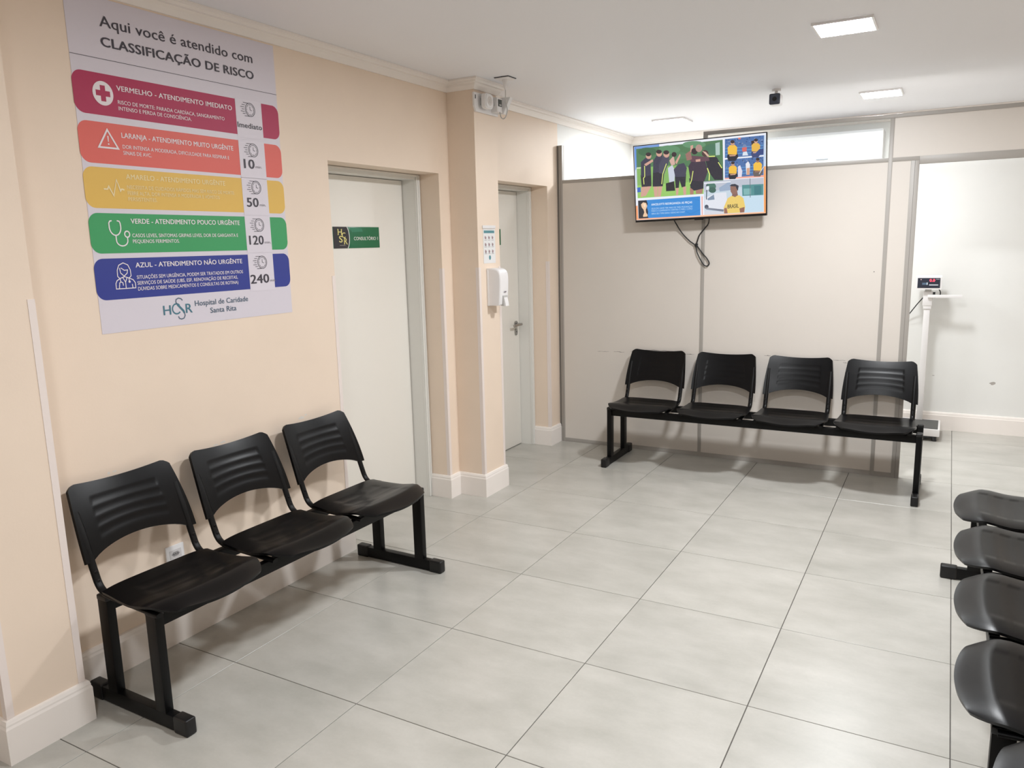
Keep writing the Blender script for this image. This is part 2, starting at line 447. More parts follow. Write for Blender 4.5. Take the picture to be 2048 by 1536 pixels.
# doors: casing, jamb, leaf
def door(n, span, handle_side, label):
    y0, y1 = span
    e = empty('door_%d' % n, (-0.60, (y0 + y1) / 2, 0)); struct(e, label, 'door')
    ox, oy = e.location.x, e.location.y
    def B(name, x0, x1, a, b, z0, z1, m, p=e, bv=0.0):
        o = box(name, x0 - ox, x1 - ox, a - oy, b - oy, z0, z1, m, p, bv); return o
    # casing: two-step moulding on both sides and head, face at FR
    for a, b in ((y0, y0 + 0.038), (y1 - 0.038, y1)):
        bm = bmesh.new(); add_box(bm, FR - 0.012 - ox, FR - ox, a - oy, b - oy, 0, DH, 0.002)
        for c0, c1 in ((a + 0.002, a + 0.015), (b - 0.019, b - 0.002)): add_box(bm, FR - ox - 0.002, FR + 0.010 - ox, c0 - oy, c1 - oy, 0, DH - 0.004, 0.005, 3)
        bm_obj('casing', bm, frame_mat, e, 40)
    bm = bmesh.new(); add_box(bm, FR - 0.012 - ox, FR - ox, y0 - oy, y1 - oy, DH - 0.03, DH, 0.003)
    add_box(bm, FR - 0.002 - ox, FR + 0.008 - ox, y0 + 0.004 - oy, y1 - 0.004 - oy, DH - 0.016, DH - 0.002, 0.003)
    bm_obj('casing', bm, frame_mat, e, 40)
    # jamb lining
    B('jamb', -0.640, FR - 0.010, y0, y0 + 0.036, 0, DH, frame_mat)
    B('jamb', -0.640, FR - 0.010, y1 - 0.036, y1, 0, DH, frame_mat)
    B('jamb', -0.640, FR - 0.010, y0, y1, DH - 0.028, DH, frame_mat)
    leaf = B('door_leaf', -0.622, -0.584, y0 + 0.039, y1 - 0.039, 0.006, DH - 0.031, door_mat, e, 0.0015)
    B('door_backing', -0.70, -0.642, y0, y1, 0, DH, dark_plastic)
    # lever handle and key escutcheon
    hy = (y1 - 0.095) if handle_side > 0 else (y0 + 0.095)
    s = -handle_side
    bm = bmesh.new()
    add_cyl(bm, (-0.584 - ox, hy - oy, 0.957), (-0.576 - ox, hy - oy, 0.957), 0.025, n=24)
    add_cyl(bm, (-0.576 - ox, hy - oy, 0.957), (-0.530 - ox, hy - oy, 0.957), 0.009, n=16)
    add_tube(bm, [(-0.532 - ox, hy - oy - s * 0.004, 0.957), (-0.530 - ox, hy - oy + s * 0.06, 0.957), (-0.536 - ox, hy - oy + s * 0.11, 0.954)], 0.010, 0.008, ref=(0, 0, 1), n=12)
    bm_obj('handle', bm, chrome, leaf, 50)
    bm = bmesh.new(); add_cyl(bm, (-0.584 - ox, hy - oy, 0.897), (-0.577 - ox, hy - oy, 0.897), 0.019, n=24)
    for v in bm.verts: v.co.z = 0.897 + (v.co.z - 0.897) * 1.4
    k = bm_obj('keyhole_plate', bm, chrome, leaf, 50)
    k2 = cyl('keyhole', (-0.5775 - ox, hy - oy, 0.899), (-0.5765 - ox, hy - oy, 0.899), 0.005, dark_plastic, leaf, n=12)
    return e
door(1, D1, -1, 'plain white door with a green sign, nearer the poster')
door(2, D2, 1, 'plain white door with chrome handle, beside the grey partition')

# partition of laminate panels in aluminium channels
pt = empty('wall_partition', (1.8, YP + 0.0175, 0)); struct(pt, 'light grey laminate partition with aluminium channels and open doorway', 'partition')
def PB(name, x0, x1, z0, z1, m, front=0.0, bv=0.0, back=0.035, par=pt):
    return box(name, x0 - 1.8, x1 - 1.8, front - 0.0175, back - 0.0175, z0, z1, m, par, bv)
XL = XW + 0.018
PANELS_P = [(XL + 0.028, 0.772, 0.030, 2.004), (0.796, 1.926, 0.030, 2.004), (1.950, 2.052, 0.030, 2.004), (1.950, XR, 2.028, 2.262), (2.936, XR, 0.030, 2.004)]
for a, b, c, d in PANELS_P:
    PB('panel', a, b, c, d, panel_mat, 0.004, 0.0, 0.031)
def channel(name, x0, x1, z0, z1, vertical=True):
    o = PB(name, x0, x1, z0, z1, channel_mat, 0.0, 0.0015)
    if vertical: PB('groove', (x0 + x1) / 2 - 0.001, (x0 + x1) / 2 + 0.001, z0, z1, channel_dark, -0.0006, 0.0, 0.002, pt)
    return o
channel('post', XL, XL + 0.028, 0, 2.282)
PB('post_filler', XW + 0.001, XL, 0, 2.282, channel_dark, 0.006, 0, 0.03)
PB('channel', 0.772, 0.796, 0, 2.262, channel_mat, 0, 0.0012)
PB('channel', 1.926, 1.950, 0, 2.262, channel_mat, 0, 0.0012)
channel('door_jamb', 2.052, 2.098, 0, 2.004)
channel('door_jamb', 2.890, 2.936, 0, 2.004)
PB('rail', XL + 0.028, 2.098, 2.004, 2.028, channel_mat, 0.0006, 0.0012)
PB('rail', 2.098, 2.936, 1.982, 2.028, channel_mat, 0.0006, 0.0012)
PB('rail', 2.936, XR, 2.004, 2.028, channel_mat, 0.0006, 0.0012)
PB('top_rail', 0.772, XR, 2.262, 2.286, channel_mat, 0.0003, 0.0012)
PB('bottom_rail', XL + 0.028, 2.052, 0, 0.030, channel_mat, 0.0003, 0.0012)
PB('bottom_rail', 2.936, XR, 0, 0.030, channel_mat, 0.0003, 0.0012)
PB('glass_pane', 0.796, 1.926, 2.028, 2.262, glass_mat, 0.015, 0, 0.019)
# rubbing marks where chair backs touched the panels
pl = Plane((0 - 1.8, -0.0175 + 0.004, 0), (1, 0, 0), (0, 0, 1))
for (x, z, L_, m_) in [(0.03, 0.738, 0.10, mark_mat), (0.16, 0.741, 0.09, mark_mat), (0.275, 0.748, 0.05, scuff_dark), (0.47, 0.765, 0.24, mark_mat), (0.70, 0.748, 0.07, mark_mat), (1.245, 0.765, 0.05, mark_mat), (1.70, 0.757, 0.09, scuff_dark), (1.742, 0.742, 0.03, mark_mat), (1.882, 1.333, 0.008, scuff_dark)]:
    pr_ = Print(pl, 0.0003)
    k = 9; up_ = []; dn = []
    for q in range(k + 1):
        xx = x - L_ / 2 + L_ * q / k; hh = (0.0025 if L_ > .02 else .004) * (0.3 + random.random()) * math.sin(math.pi * (q + .3) / (k + .6))
        zz = z + random.uniform(-.002, .002); up_.append((xx, zz + hh)); dn.append((xx, zz - hh * .6))
    pr_.poly(up_ + dn[::-1], m_); pr_.build('scuff', pt)
def chip(plane, cx, cz, w_, h_, m_, parent, seed):
    rnd = random.Random(seed); p_ = Print(plane, 0.0003)
    p_.poly([(cx + w_ / 2 * math.cos(t) * rnd.uniform(.6, 1.1), cz + h_ / 2 * math.sin(t) * rnd.uniform(.55, 1.1)) for t in [2 * math.pi * i / 13 for i in range(13)]], m_)
    return p_.build('paint_chip', parent)
WPL = Plane((XW, 0, 0), (0, 1, 0), (0, 0, 1))
for k, (y, z, a, b) in enumerate([(-.20, .768, .012, .012), (-.176, .769, .02, .008), (.28, .759, .03, .008), (.32, .763, .035, .010), (.78, .772, .05, .016), (.81, .780, .02, .010)]):
    chip(WPL, y, z, a, b, chip_mat, wl, k)
FPL = Plane((0, YF, 0), (1, 0, 0), (0, 0, 1))
chip(FPL, 2.652, 0.402, 0.05, 0.03, chip_grey, wf, 21); chip(FPL, 2.24, 0.44, 0.02, 0.006, chip_grey, wf, 23)

# ================================================================== CEILING LIGHTS
def ceiling_light(x, y, k, label):
    panel_emit = emit_mat('led_diffuser_%d' % round(k * 100), (*PANEL_COLOR, 1), PANEL * k)
    e = empty('ceiling_light', (x, y, H)); tag(e, label, 'light', 'square ceiling panel lights')
    bm = bmesh.new(); a, b = 0.128, 0.118
    for s in ((-a, a, -a, -b), (-a, a, b, a), (-a, -b, -b, b), (b, a, -b, b)):
        add_box(bm, *s, -0.012, -0.0005)
    bm_obj('frame', bm, white_plastic, e)
    me = bpy.data.meshes.new('diffuser'); z = -0.009
    me.from_pydata([(-b, -b, z), (b, -b, z), (b, b, z), (-b, b, z)], [], [(3, 2, 1, 0)])
    mesh_obj('diffuser', me, panel_emit, e)
LIGHT_LABELS = ['square white ceiling panel light nearest the viewer, above the middle of the hall',
                'square ceiling panel light beyond the partition, above its glass pane',
                'square ceiling panel light beyond the partition, above the television']
for i, (x, y, k) in enumerate(PANELS):
    ceiling_light(x, y, k, LIGHT_LABELS[i] if i < 3 else 'square white ceiling panel light outside the view')

# ================================================================== BENCHES
PITCH = 0.4925
def grid_shell(us, vs, pos, thick):
    """Shell over a (u, v) grid; pos(u, v) -> (point, unit normal, recess)."""
    bm = bmesh.new(); F = []; B = []
    for v in vs:
        rf = []; rb = []
        for u in us:
            p, n, rc = pos(u, v)
            rf.append(bm.verts.new(p - n * rc)); rb.append(bm.verts.new(p - n * thick))
        F.append(rf); B.append(rb)
    nu, nv = len(us), len(vs)
    for j in range(nv - 1):
        for i in range(nu - 1):
            bm.faces.new((F[j][i], F[j][i + 1], F[j + 1][i + 1], F[j + 1][i]))
            bm.faces.new((B[j][i], B[j + 1][i], B[j + 1][i + 1], B[j][i + 1]))
    for i in range(nu - 1):
        bm.faces.new((F[0][i + 1], F[0][i], B[0][i], B[0][i + 1])); bm.faces.new((F[-1][i], F[-1][i + 1], B[-1][i + 1], B[-1][i]))
    for j in range(nv - 1):
        bm.faces.new((F[j][0], F[j + 1][0], B[j + 1][0], B[j][0])); bm.faces.new((F[j + 1][-1], F[j][-1], B[j][-1], B[j + 1][-1]))
    return bm
def axis_values(base, slots, eps):
    s = set(base)
    for a, b in slots:
        s = {x for x in s if not (a - eps * 2 < x < a + eps * 2 or b - eps * 2 < x < b + eps * 2)}
        s |= {a - eps, a, b, b + eps}
    return sorted(s)
def in_slot(x, slots):
    return any(a - 1e-6 <= x <= b + 1e-6 for a, b in slots)
def lerp(a, b, t): return a + (b - a) * t
def sstep(a, b, x):
    t = min(1, max(0, (x - a) / (b - a))); return t * t * (3 - 2 * t)

def num_normal(P, u, v):
    e = 1e-3
    du = P(min(1, u + e), v) - P(max(-1, u - e), v); dv = P(u, min(1, v + e)) - P(u, max(0, v - e))
    return du.cross(dv).normalized()

def seat_mesh():
    # local frame: +x along the bench, front of the seat towards -y
    vsl = [(0.20, 0.28), (0.36, 0.44), (0.52, 0.60), (0.68, 0.76)]; usl = [(-0.60, 0.60)]
    fb, ff = -0.102, 0.265
    def P(u, v):
        hw = lerp(0.214, 0.229, sstep(0.0, 0.6, v))
        if v > 0.62: hw *= 1 - 0.24 * ((v - 0.62) / 0.38) ** 2.4
        front = ff - 0.030 * abs(u) ** 2.2
        f = lerp(fb, front, v)
        z = 0.446 - 0.012 * math.sin(math.pi * min(1, v / 0.8)) * (1 - 0.5 * u * u) + 0.010 * sstep(0.45, 0.8, v)
        z -= 0.036 * sstep(0.70, 1.05, v) * (0.55 + 0.45 * (1 - u * u))
        z -= 0.010 * abs(u) ** 6
        return Vector((u * hw, -f, z))
    us = axis_values([i / 10 for i in range(-10, 11)] + [-.96, .96], usl, 0.012)
    vs = axis_values([i / 20 for i in range(21)] + [.975, .99], vsl, 0.016)
    def pos(u, v):
        n = num_normal(P, u, v); n = n if n.z > 0 else -n
        return P(u, v), n, 0.0007 if in_slot(u, usl) and in_slot(v, vsl) else 0.0
    bm = grid_shell(us, vs, pos, 0.010)
    bmesh.ops.recalc_face_normals(bm, faces=bm.faces)
    me = bpy.data.meshes.new('seat'); bm.to_mesh(me); bm.free(); smooth(me, 40); me.materials.append(black_plastic); return me
def back_mesh():
    vsl = [(0.20, 0.28), (0.36, 0.44), (0.52, 0.60), (0.68, 0.76)]; usl = [(-0.62, 0.62)]
    def P(u, v):
        zb = 0.524 if abs(u) > 0.86 else 0.524 + 0.040 * (1 - (u / 0.86) ** 2) ** 0.75
        zt = 0.782 - 0.016 * (1 - u * u)
        a = abs(u)
        if a > 0.84: zt -= 0.020 * ((a - 0.84) / 0.16) ** 2.2
        z = lerp(zb, zt, v)
        q = (z - 0.524) / 0.252
        hw = lerp(0.2195, 0.196, max(0, q) ** 1.8)
        f = -0.160 - 0.078 * q - 0.024 * q * q - 0.024 * (1 - u * u)
        return Vector((u * hw, -f, z))
    us = axis_values([i / 12 for i in range(-12, 13)] + [-.862, .862, -.858, .858, -.97, .97], usl, 0.012)
    vs = axis_values([i / 16 for i in range(17)] + [.02, .98], vsl, 0.018)
    def pos(u, v):
        n = num_normal(P, u, v); n = n if n.y < 0 else -n
        return P(u, v), n, 0.0007 if in_slot(u, usl) and in_slot(v, vsl) else 0.0
    bm = grid_shell(us, vs, pos, 0.011)
    bmesh.ops.recalc_face_normals(bm, faces=bm.faces)
    me = bpy.data.meshes.new('backrest'); bm.to_mesh(me); bm.free(); smooth(me, 40); me.materials.append(black_plastic); return me
def bracket_mesh(x):
    # flat oval tube: under the seat, curving up to carry the backrest
    pts = [(x, -0.175, 0.406), (x, -0.05, 0.412), (x, 0.05, 0.416), (x, 0.100, 0.421), (x, 0.128, 0.433), (x, 0.145, 0.453), (x, 0.156, 0.480), (x, 0.170, 0.52), (x, 0.196, 0.60), (x, 0.232, 0.69)]
    bm = bmesh.new(); add_tube(bm, catmull(pts, 4), 0.0140, 0.0085, ref=(1, 0, 0), n=12)
    bmesh.ops.recalc_face_normals(bm, faces=bm.faces)
    me = bpy.data.meshes.new('bracket'); bm.to_mesh(me); bm.free(); smooth(me, 60); me.materials.append(black_steel); return me
def simple_mesh(name, fn, m, sm=40):
    bm = bmesh.new(); fn(bm); bmesh.ops.recalc_face_normals(bm, faces=bm.faces)
    me = bpy.data.meshes.new(name); bm.to_mesh(me); bm.free(); smooth(me, sm); me.materials.append(m); return me
SEAT = seat_mesh(); BACK = back_mesh(); BRK = [bracket_mesh(-0.197), bracket_mesh(0.197)]
BOLT = simple_mesh('bolt', lambda bm: [add_cyl(bm, (0, 0, 0), (0, -0.004, 0), 0.006, 0.004, 10)], bolt_mat)
POST = simple_mesh('post', lambda bm: add_box(bm, -0.016, 0.016, -0.026, 0.026, 0.05, 0.402, 0.004), black_steel)
PCAP = simple_mesh('post_cap', lambda bm: add_box(bm, -0.0175, 0.0175, -0.0275, 0.0275, 0.392, 0.412, 0.006, 3), black_cap)
FOOT = simple_mesh('foot_bar', lambda bm: add_box(bm, -0.017, 0.017, -0.25, 0.25, 0.004, 0.055, 0.004), black_steel)
FCAP = simple_mesh('foot_cap', lambda bm: add_box(bm, -0.0205, 0.0205, -0.034, 0.034, 0.0, 0.060, 0.008, 3), black_cap)
def inst(name, me, parent, loc=(0, 0, 0)):
    o = bpy.data.objects.new(name, me); o.location = loc; return link(o, parent)
def bench(n, loc, rz, label, in0=0.0, in1=0.0, legf=0.0):
    # in0, in1: how far the end legs stand in from the ends; legf: legs set forward
    e = empty('waiting_bench', loc, rz); tag(e, label, 'bench', 'black waiting room benches')
    L = n * PITCH
    for f in (0.13, -0.13):
        box('beam', -L / 2 + in0 + 0.01, L / 2 - in1 - 0.01, f - legf - 0.015, f - legf + 0.015, 0.352, 0.400, black_steel, e, 0.003)
    for s in (-1, 1):
        x = s * (L / 2) + (in0 if s < 0 else -in1)
        ft = inst('foot_bar', FOOT, e, (x, -legf, 0))
        for q in (-0.228, 0.228): inst('foot_cap', FCAP, ft, (0, q, 0))
        for q in (-0.13, 0.13):
            p = inst('post', POST, e, (x, q - legf, 0)); inst('post_cap', PCAP, p)
    for k in range(n):
        x = (k - (n - 1) / 2) * PITCH
        inst('seat', SEAT, e, (x, 0, 0))
        b = inst('backrest', BACK, e, (x, 0, 0))
        for s, me in zip((-1, 1), BRK):
            br = inst('bracket', me, e, (x, 0, 0))
            for (yy, zz) in ((0.1405, 0.462), (0.1510, 0.492)):
                inst('bolt', BOLT, br, (s * 0.197, yy, zz))
    return e
bench(3, (-0.016, 0.2954, 0), math.pi / 2 - 0.0123, 'black three-seat bench against the left wall below the poster', 0.06, -0.012)
bench(4, (1.2246, 3.284, 0), 0.003, 'black four-seat bench in front of the grey partition below the television', 0.028, 0.0)
bench(4, (2.646, 1.052, 0), -math.pi / 2, 'black bench at the right edge, four seats showing one behind another', 0.0, 0.075, 0.03)
bench(3, (2.712, -0.642, 0), -math.pi / 2, 'black bench in the bottom right corner, only a seat edge showing', 0.14, 0.0)

# ================================================================== POSTER
PX = XW + 0.0015
po = empty('poster', (XW, 0.305, 1.275)); tag(po, 'large white risk classification poster with five coloured bands on the left wall', 'poster')
PPL = Plane((0.0015, -0.305, -1.275), (0, 1, 0), (0, 0, 1))   # poster-local plane, coordinates are (y, z) of the wall
box('sheet', 0.0002, 0.0015, -0.162 - 0.305, 0.772 - 0.305, 0.0, 2.436 - 1.275, mat('poster_sheet', rgb(222, 216, 226), 0.4), po)
DARK = ink(66, 62, 72); WHITE = ink(240, 232, 236)
lettering('title', 'Aqui você é atendido com', PPL, -0.040, 0.647, 2.342, 0.036, DARK, po, 0.010, words=True)
lettering('title', 'CLASSIFICAÇÃO DE RISCO', PPL, -0.042, 0.647, 2.276, 0.031, DARK, po, 0.030, words=True)
p_ = Print(PPL); p_.poly([(-0.162, 2.2315), (0.772, 2.2315), (0.772, 2.2335), (-0.162, 2.2335)], DARK); p_.build('rule_line', po)
bands = [('red_band', 2.041, 2.183, (176, 40, 84), 'VERMELHO - ATENDIMENTO IMEDIATO', 0.515, ['RISCO DE MORTE: PARADA CARDÍACA, SANGRAMENTO', 'INTENSO E PERDA DE CONSCIÊNCIA.'], [0.472, 0.309], 'Imediato', WHITE),
         ('orange_band', 1.875, 2.017, (226, 104, 94), 'LARANJA - ATENDIMENTO MUITO URGÊNTE', 0.504, ['DOR INTENSA A MODERADA, DIFICULDADE PARA RESPIRAR E', 'SINAIS DE AVC.'], [0.479, 0.113], '10', WHITE),
         ('yellow_band', 1.720, 1.862, (230, 188, 90), 'AMARELO - ATENDIMENTO URGÊNTE', 0.446, ['NECESSITA DE CUIDADOS RÁPIDOS MAS SEM RISCO DE MORTE:', 'FEBRE ALTA, DOR INTENSA A MODERADA E VÔMITOS', 'PERSISTENTES.'], [0.491, 0.412, 0.118], '50', ink(244, 224, 170)),
         ('green_band', 1.561, 1.703, (58, 160, 98), 'VERDE - ATENDIMENTO POUCO URGÊNTE', 0.505, ['CASOS LEVES, SINTOMAS GRIPAIS LEVES, DOR DE GARGANTA E', 'PEQUENOS FERIMENTOS.'], [0.491, 0.199], '120', WHITE),
         ('blue_band', 1.395, 1.543, (44, 58, 146), 'AZUL - ATENDIMENTO NÃO URGÊNTE', 0.501, ['SITUAÇÕES SEM URGÊNCIA, PODEM SER TRATADOS EM OUTROS', 'SERVIÇOS DE SAÚDE (UBS, ESF, RENOVAÇÃO DE RECEITAS,', 'DÚVIDAS SOBRE MEDICAMENTOS E CONSULTAS DE ROTINA)'], [0.501, 0.47, 0.471], '240', WHITE)]
def arc_pts(cx, cz, rx, rz, a0, a1, n=12):
    return [(cx + rx * math.cos(math.radians(lerp(a0, a1, i / n))), cz + rz * math.sin(math.radians(lerp(a0, a1, i / n)))) for i in range(n + 1)]
for (nm, z0, z1, c, head, hx, lines, lx, tm, tc_) in bands:
    col = ink(*c)
    p_ = Print(PPL, 0.0003)
    p_.poly(rrect(-0.165, 0.535, z0, z1, 0.036, 0.0), col)
    p_.poly(rrect(0.677, 0.774, z0, z1, 0.0, 0.034), col)
    band = p_.build(nm, po)
    zc = (z0 + z1) / 2
    p_ = Print(PPL, 0.0008); p_.poly(rrect(0.535, 0.677, z0 - 0.010, z1 + 0.004), ink(226, 220, 230)); p_.build('time_field', band)
    dz = z0 - 2.041
    lettering('heading', head, PPL, -0.002, hx, z1 - 0.0495 + (0.004 if nm == 'orange_band' else 0.0) + (0.014 if nm in ('yellow_band', 'green_band', 'blue_band') else 0), 0.0175, tc_, band, 0.022)
    zt = {'red_band': 2.094, 'orange_band': 1.940, 'yellow_band': 1.798, 'green_band': 1.624, 'blue_band': 1.471}[nm]
    for i, (l, x1) in enumerate(zip(lines, lx)):
        lettering('description', l, PPL, -0.002, x1, zt - 0.006 - 0.0215 * i, 0.0130, tc_, band, 0.010)
    # clock with speed lines
    p_ = Print(PPL, 0.0014); cx, cz = 0.613, z1 - 0.035
    p_.stroke(arc_pts(cx, cz, 0.026, 0.027, 0, 352, 28), 0.0026, DARK, True); p_.stroke(arc_pts(cx, cz, 0.0205, 0.0215, 0, 352, 28), 0.0016, DARK, True)
    p_.stroke([(cx, cz + 0.013), (cx, cz), (cx + 0.009, cz - 0.003)], 0.0022, DARK)
    for t in range(0, 360, 45): p_.stroke([(cx + 0.0165 * math.cos(math.radians(t)), cz + 0.0175 * math.sin(math.radians(t))), (cx + 0.0190 * math.cos(math.radians(t)), cz + 0.0200 * math.sin(math.radians(t)))], 0.0016, DARK)
    for k, (a, L_) in enumerate([(0.026, 0.032), (0.017, 0.018), (0.008, 0.022), (-0.001, 0.014), (-0.010, 0.022), (-0.018, 0.016), (-0.027, 0.028)]):
        ed = cx - math.sqrt(max(0.0, 0.031 ** 2 - a * a)) if abs(a) < 0.026 else cx - 0.004
        p_.stroke([(ed - L_, cz + a), (ed - 0.002, cz + a)], 0.0020, DARK)
    p_.build('clock_icon', band)
    if tm == 'Imediato':
        lettering('waiting_time', tm, PPL, 0.539, 0.671, 2.071, 0.021, DARK, band, 0.02, 0.0016)
    else:
        x0_, x1_ = {'10': (0.556, 0.612), '50': (0.555, 0.618), '120': (0.551, 0.630), '240': (0.541, 0.644)}[tm]
        zb_ = {'10': 1.905, '50': 1.745, '120': 1.585, '240': 1.418}[tm]
        lettering('waiting_time', tm, PPL, x0_, x1_, zb_, 0.037, DARK, band, 0.028, 0.0016)
        lettering('minutes', 'min.', PPL, x1_ + 0.006, x1_ + 0.042, zb_ + 0.004, 0.011, ink(110, 106, 114), band, 0.0, 0.0016)
    # pictograms
    p_ = Print(PPL, 0.0014)
    if nm == 'red_band':
        p_.ellipse(-0.056, 2.116, 0.039, 0.041, WHITE, 36)
        a, b, ox, oz = 0.0095, 0.027, -0.056, 2.116
        p_.poly([(ox - a, oz - b), (ox + a, oz - b), (ox + a, oz - a), (ox + b, oz - a), (ox + b, oz + a), (ox + a, oz + a), (ox + a, oz + b), (ox - a, oz + b), (ox - a, oz + a), (ox - b, oz + a), (ox - b, oz - a), (ox - a, oz - a)], col)
    elif nm == 'orange_band':
        p_.stroke([(-0.056, 1.993), (-0.094, 1.931), (-0.020, 1.931)], 0.006, WHITE, True)
        p_.poly([(-0.0585, 1.972), (-0.0535, 1.972), (-0.0545, 1.952), (-0.0575, 1.952)], WHITE); p_.ellipse(-0.056, 1.944, 0.003, 0.003, WHITE, 12)
    elif nm == 'yellow_band':
        p_.stroke([(-0.094, 1.787), (-0.080, 1.787), (-0.074, 1.797), (-0.058, 1.765), (-0.042, 1.822), (-0.030, 1.783), (-0.024, 1.790), (-0.014, 1.787)], 0.0052, ink(244, 226, 180))
    elif nm == 'green_band':
        p_.stroke([(-0.078, 1.677), (-0.086, 1.675), (-0.090, 1.668)] + arc_pts(-0.0675, 1.655, 0.0225, 0.030, 175, 365, 16) + [(-0.046, 1.668), (-0.049, 1.675), (-0.058, 1.677)], 0.0044, WHITE)
        p_.stroke([(-0.0675, 1.625)] + arc_pts(-0.045, 1.607, 0.0225, 0.020, 180, 360, 14) + [(-0.0225, 1.618)], 0.0044, WHITE)
        p_.stroke(arc_pts(-0.0225, 1.629, 0.010, 0.011, 0, 345, 20), 0.0046, WHITE, True)
    else:
        w3 = 0.0032
        p_.stroke([(-0.089, 1.433), (-0.089, 1.452), (-0.083, 1.463), (-0.068, 1.471), (-0.052, 1.476), (-0.036, 1.471), (-0.018, 1.463), (-0.011, 1.452), (-0.011, 1.433)], w3, WHITE, True)
        p_.stroke([(-0.072, 1.471), (-0.079, 1.478), (-0.078, 1.500), (-0.070, 1.518), (-0.052, 1.526), (-0.034, 1.518), (-0.026, 1.500), (-0.025, 1.478), (-0.033, 1.471)], w3, WHITE)
        p_.stroke([(-0.068, 1.508), (-0.066, 1.490), (-0.053, 1.478), (-0.040, 1.488), (-0.037, 1.500), (-0.050, 1.499), (-0.063, 1.508)], w3, WHITE)
        p_.stroke([(-0.060, 1.474), (-0.050, 1.456), (-0.042, 1.473)], w3, WHITE); p_.stroke([(-0.050, 1.456), (-0.050, 1.434)], w3, WHITE)
        p_.stroke([(-0.070, 1.470), (-0.069, 1.458)], w3, WHITE); p_.stroke([(-0.075, 1.444), (-0.074, 1.454), (-0.068, 1.458), (-0.061, 1.454), (-0.060, 1.444)], w3, WHITE)
        p_.stroke([(-0.036, 1.472), (-0.034, 1.460)], w3, WHITE); p_.ellipse(-0.034, 1.457, 0.0045, 0.0045, WHITE, 14)
        p_.stroke([(-0.077, 1.434), (-0.076, 1.446)], w3, WHITE); p_.stroke([(-0.023, 1.434), (-0.024, 1.448)], w3, WHITE)
    p_.build('pictogram', band)
TEAL = ink(70, 122, 140); SLATE = ink(84, 104, 124)
lettering('hospital_name', 'Hospital de Caridade', PPL, 0.243, 0.516, 1.345, 0.021, SLATE, po, 0.012)
lettering('hospital_name', 'Santa Rita', PPL, 0.315, 0.449, 1.311, 0.021, SLATE, po, 0.012)
lettering('emblem', 'H', PPL, 0.096, 0.129, 1.321, 0.036, TEAL, po, 0.012)
lettering('emblem', 'R', PPL, 0.198, 0.228, 1.321, 0.036, TEAL, po, 0.012)
p_ = Print(PPL, 0.0008)
p_.stroke(arc_pts(0.156, 1.341, 0.019, 0.0195, 40, 320, 20), 0.0055, TEAL)
p_.stroke([(0.186, 1.372), (0.180, 1.379), (0.168, 1.382), (0.157, 1.377), (0.155, 1.367), (0.163, 1.356)], 0.0042, SLATE)
p_.stroke([(0.161, 1.358), (0.172, 1.346), (0.186, 1.331), (0.190, 1.322)], 0.0085, TEAL)
p_.stroke([(0.190, 1.324), (0.192, 1.312), (0.186, 1.302), (0.174, 1.299), (0.164, 1.303), (0.161, 1.311)], 0.0042, SLATE)
p_.build('emblem', po)

# ================================================================== DOOR SIGNS
def door_sign(y0, y1, z0, z1, full, label):
    e = empty('door_sign', (-0.584, (y0 + y1) / 2, z0)); tag(e, label, 'sign')
    yc = (y0 + y1) / 2
    SPL = Plane((0.0032, -yc, -z0), (0, 1, 0), (0, 0, 1))
    box('plate', 0.0003, 0.0032, y0 - yc, y1 - yc, 0, z1 - z0, mat('sign_green', rgb(28, 112, 74), 0.22), e, 0.0006)
    if full:
        p_ = Print(SPL, 0.0002)
        arcp = [(y0 + 0.100 + 0.034 * math.cos(math.radians(t)), (z0 + z1) / 2 + (z1 - z0) / 2 * math.sin(math.radians(t)) / math.sin(math.radians(60))) for t in range(-60, 61, 10)]
        p_.poly([(y0, z0)] + [(a - 0.008, b) for a, b in arcp] + [(y0, z1)], ink(44, 42, 48)); p_.build('dark_field', e)
        p_ = Print(SPL, 0.0004); p_.stroke([(a - 0.006, b) for a, b in arcp], 0.005, ink(236, 238, 232)); p_.build('arc_line', e)
        g = ink(232, 222, 140)
        def serif_letter(ch, x0, x1, b, cap):
            lettering('emblem', ch, SPL, x0, x1, b, cap, g, e, 0.02, 0.0007)
            p2 = Print(SPL, 0.0008); s_ = 0.0035
            for q in {'H': [(x0, b), (x1, b), (x0, b + cap), (x1, b + cap)], 'R': [(x0, b), (x1, b)], 'C': [], 'S': []}[ch]:
                p2.stroke([(q[0] - s_, q[1]), (q[0] + s_, q[1])], 0.0022, g)
            if p2.v: p2.build('serif', e)
        serif_letter('H', y0 + 0.036, y0 + 0.068, z0 + 0.072, 0.030); serif_letter('C', y0 + 0.068, y0 + 0.095, z0 + 0.056, 0.028)
        serif_letter('S', y0 + 0.044, y0 + 0.070, z0 + 0.032, 0.034); serif_letter('R', y0 + 0.083, y0 + 0.108, z0 + 0.022, 0.032)
        p_ = Print(SPL, 0.0006); p_.poly(rrect(y0 + 0.046, y0 + 0.092, z0 + 0.0145, z0 + 0.0175), ink(150, 146, 136)); p_.build('caption', e)
        lettering('room_name', 'CONSULTÓRIO 1', SPL, y0 + 0.164, y1 - 0.016, z0 + 0.043, 0.018, ink(236, 240, 234), e, 0.01, 0.0007)
        p_ = Print(SPL, 0.0005); p_.poly([(y0 + 0.135, z1 - 0.004), (y0 + 0.235, z1 - 0.008), (y0 + 0.243, z1 - 0.026), (y0 + 0.150, z1 - 0.028)], ink(52, 132, 100)); p_.build('tape_mark', e)
    return e
door_sign(1.347, 1.733, 1.560, 1.675, True, 'green door sign reading CONSULTÓRIO 1 with gold letters on black')
door_sign(2.760, 3.132, 1.558, 1.672, False, 'green door sign on the second door, mostly hidden by the pilaster')

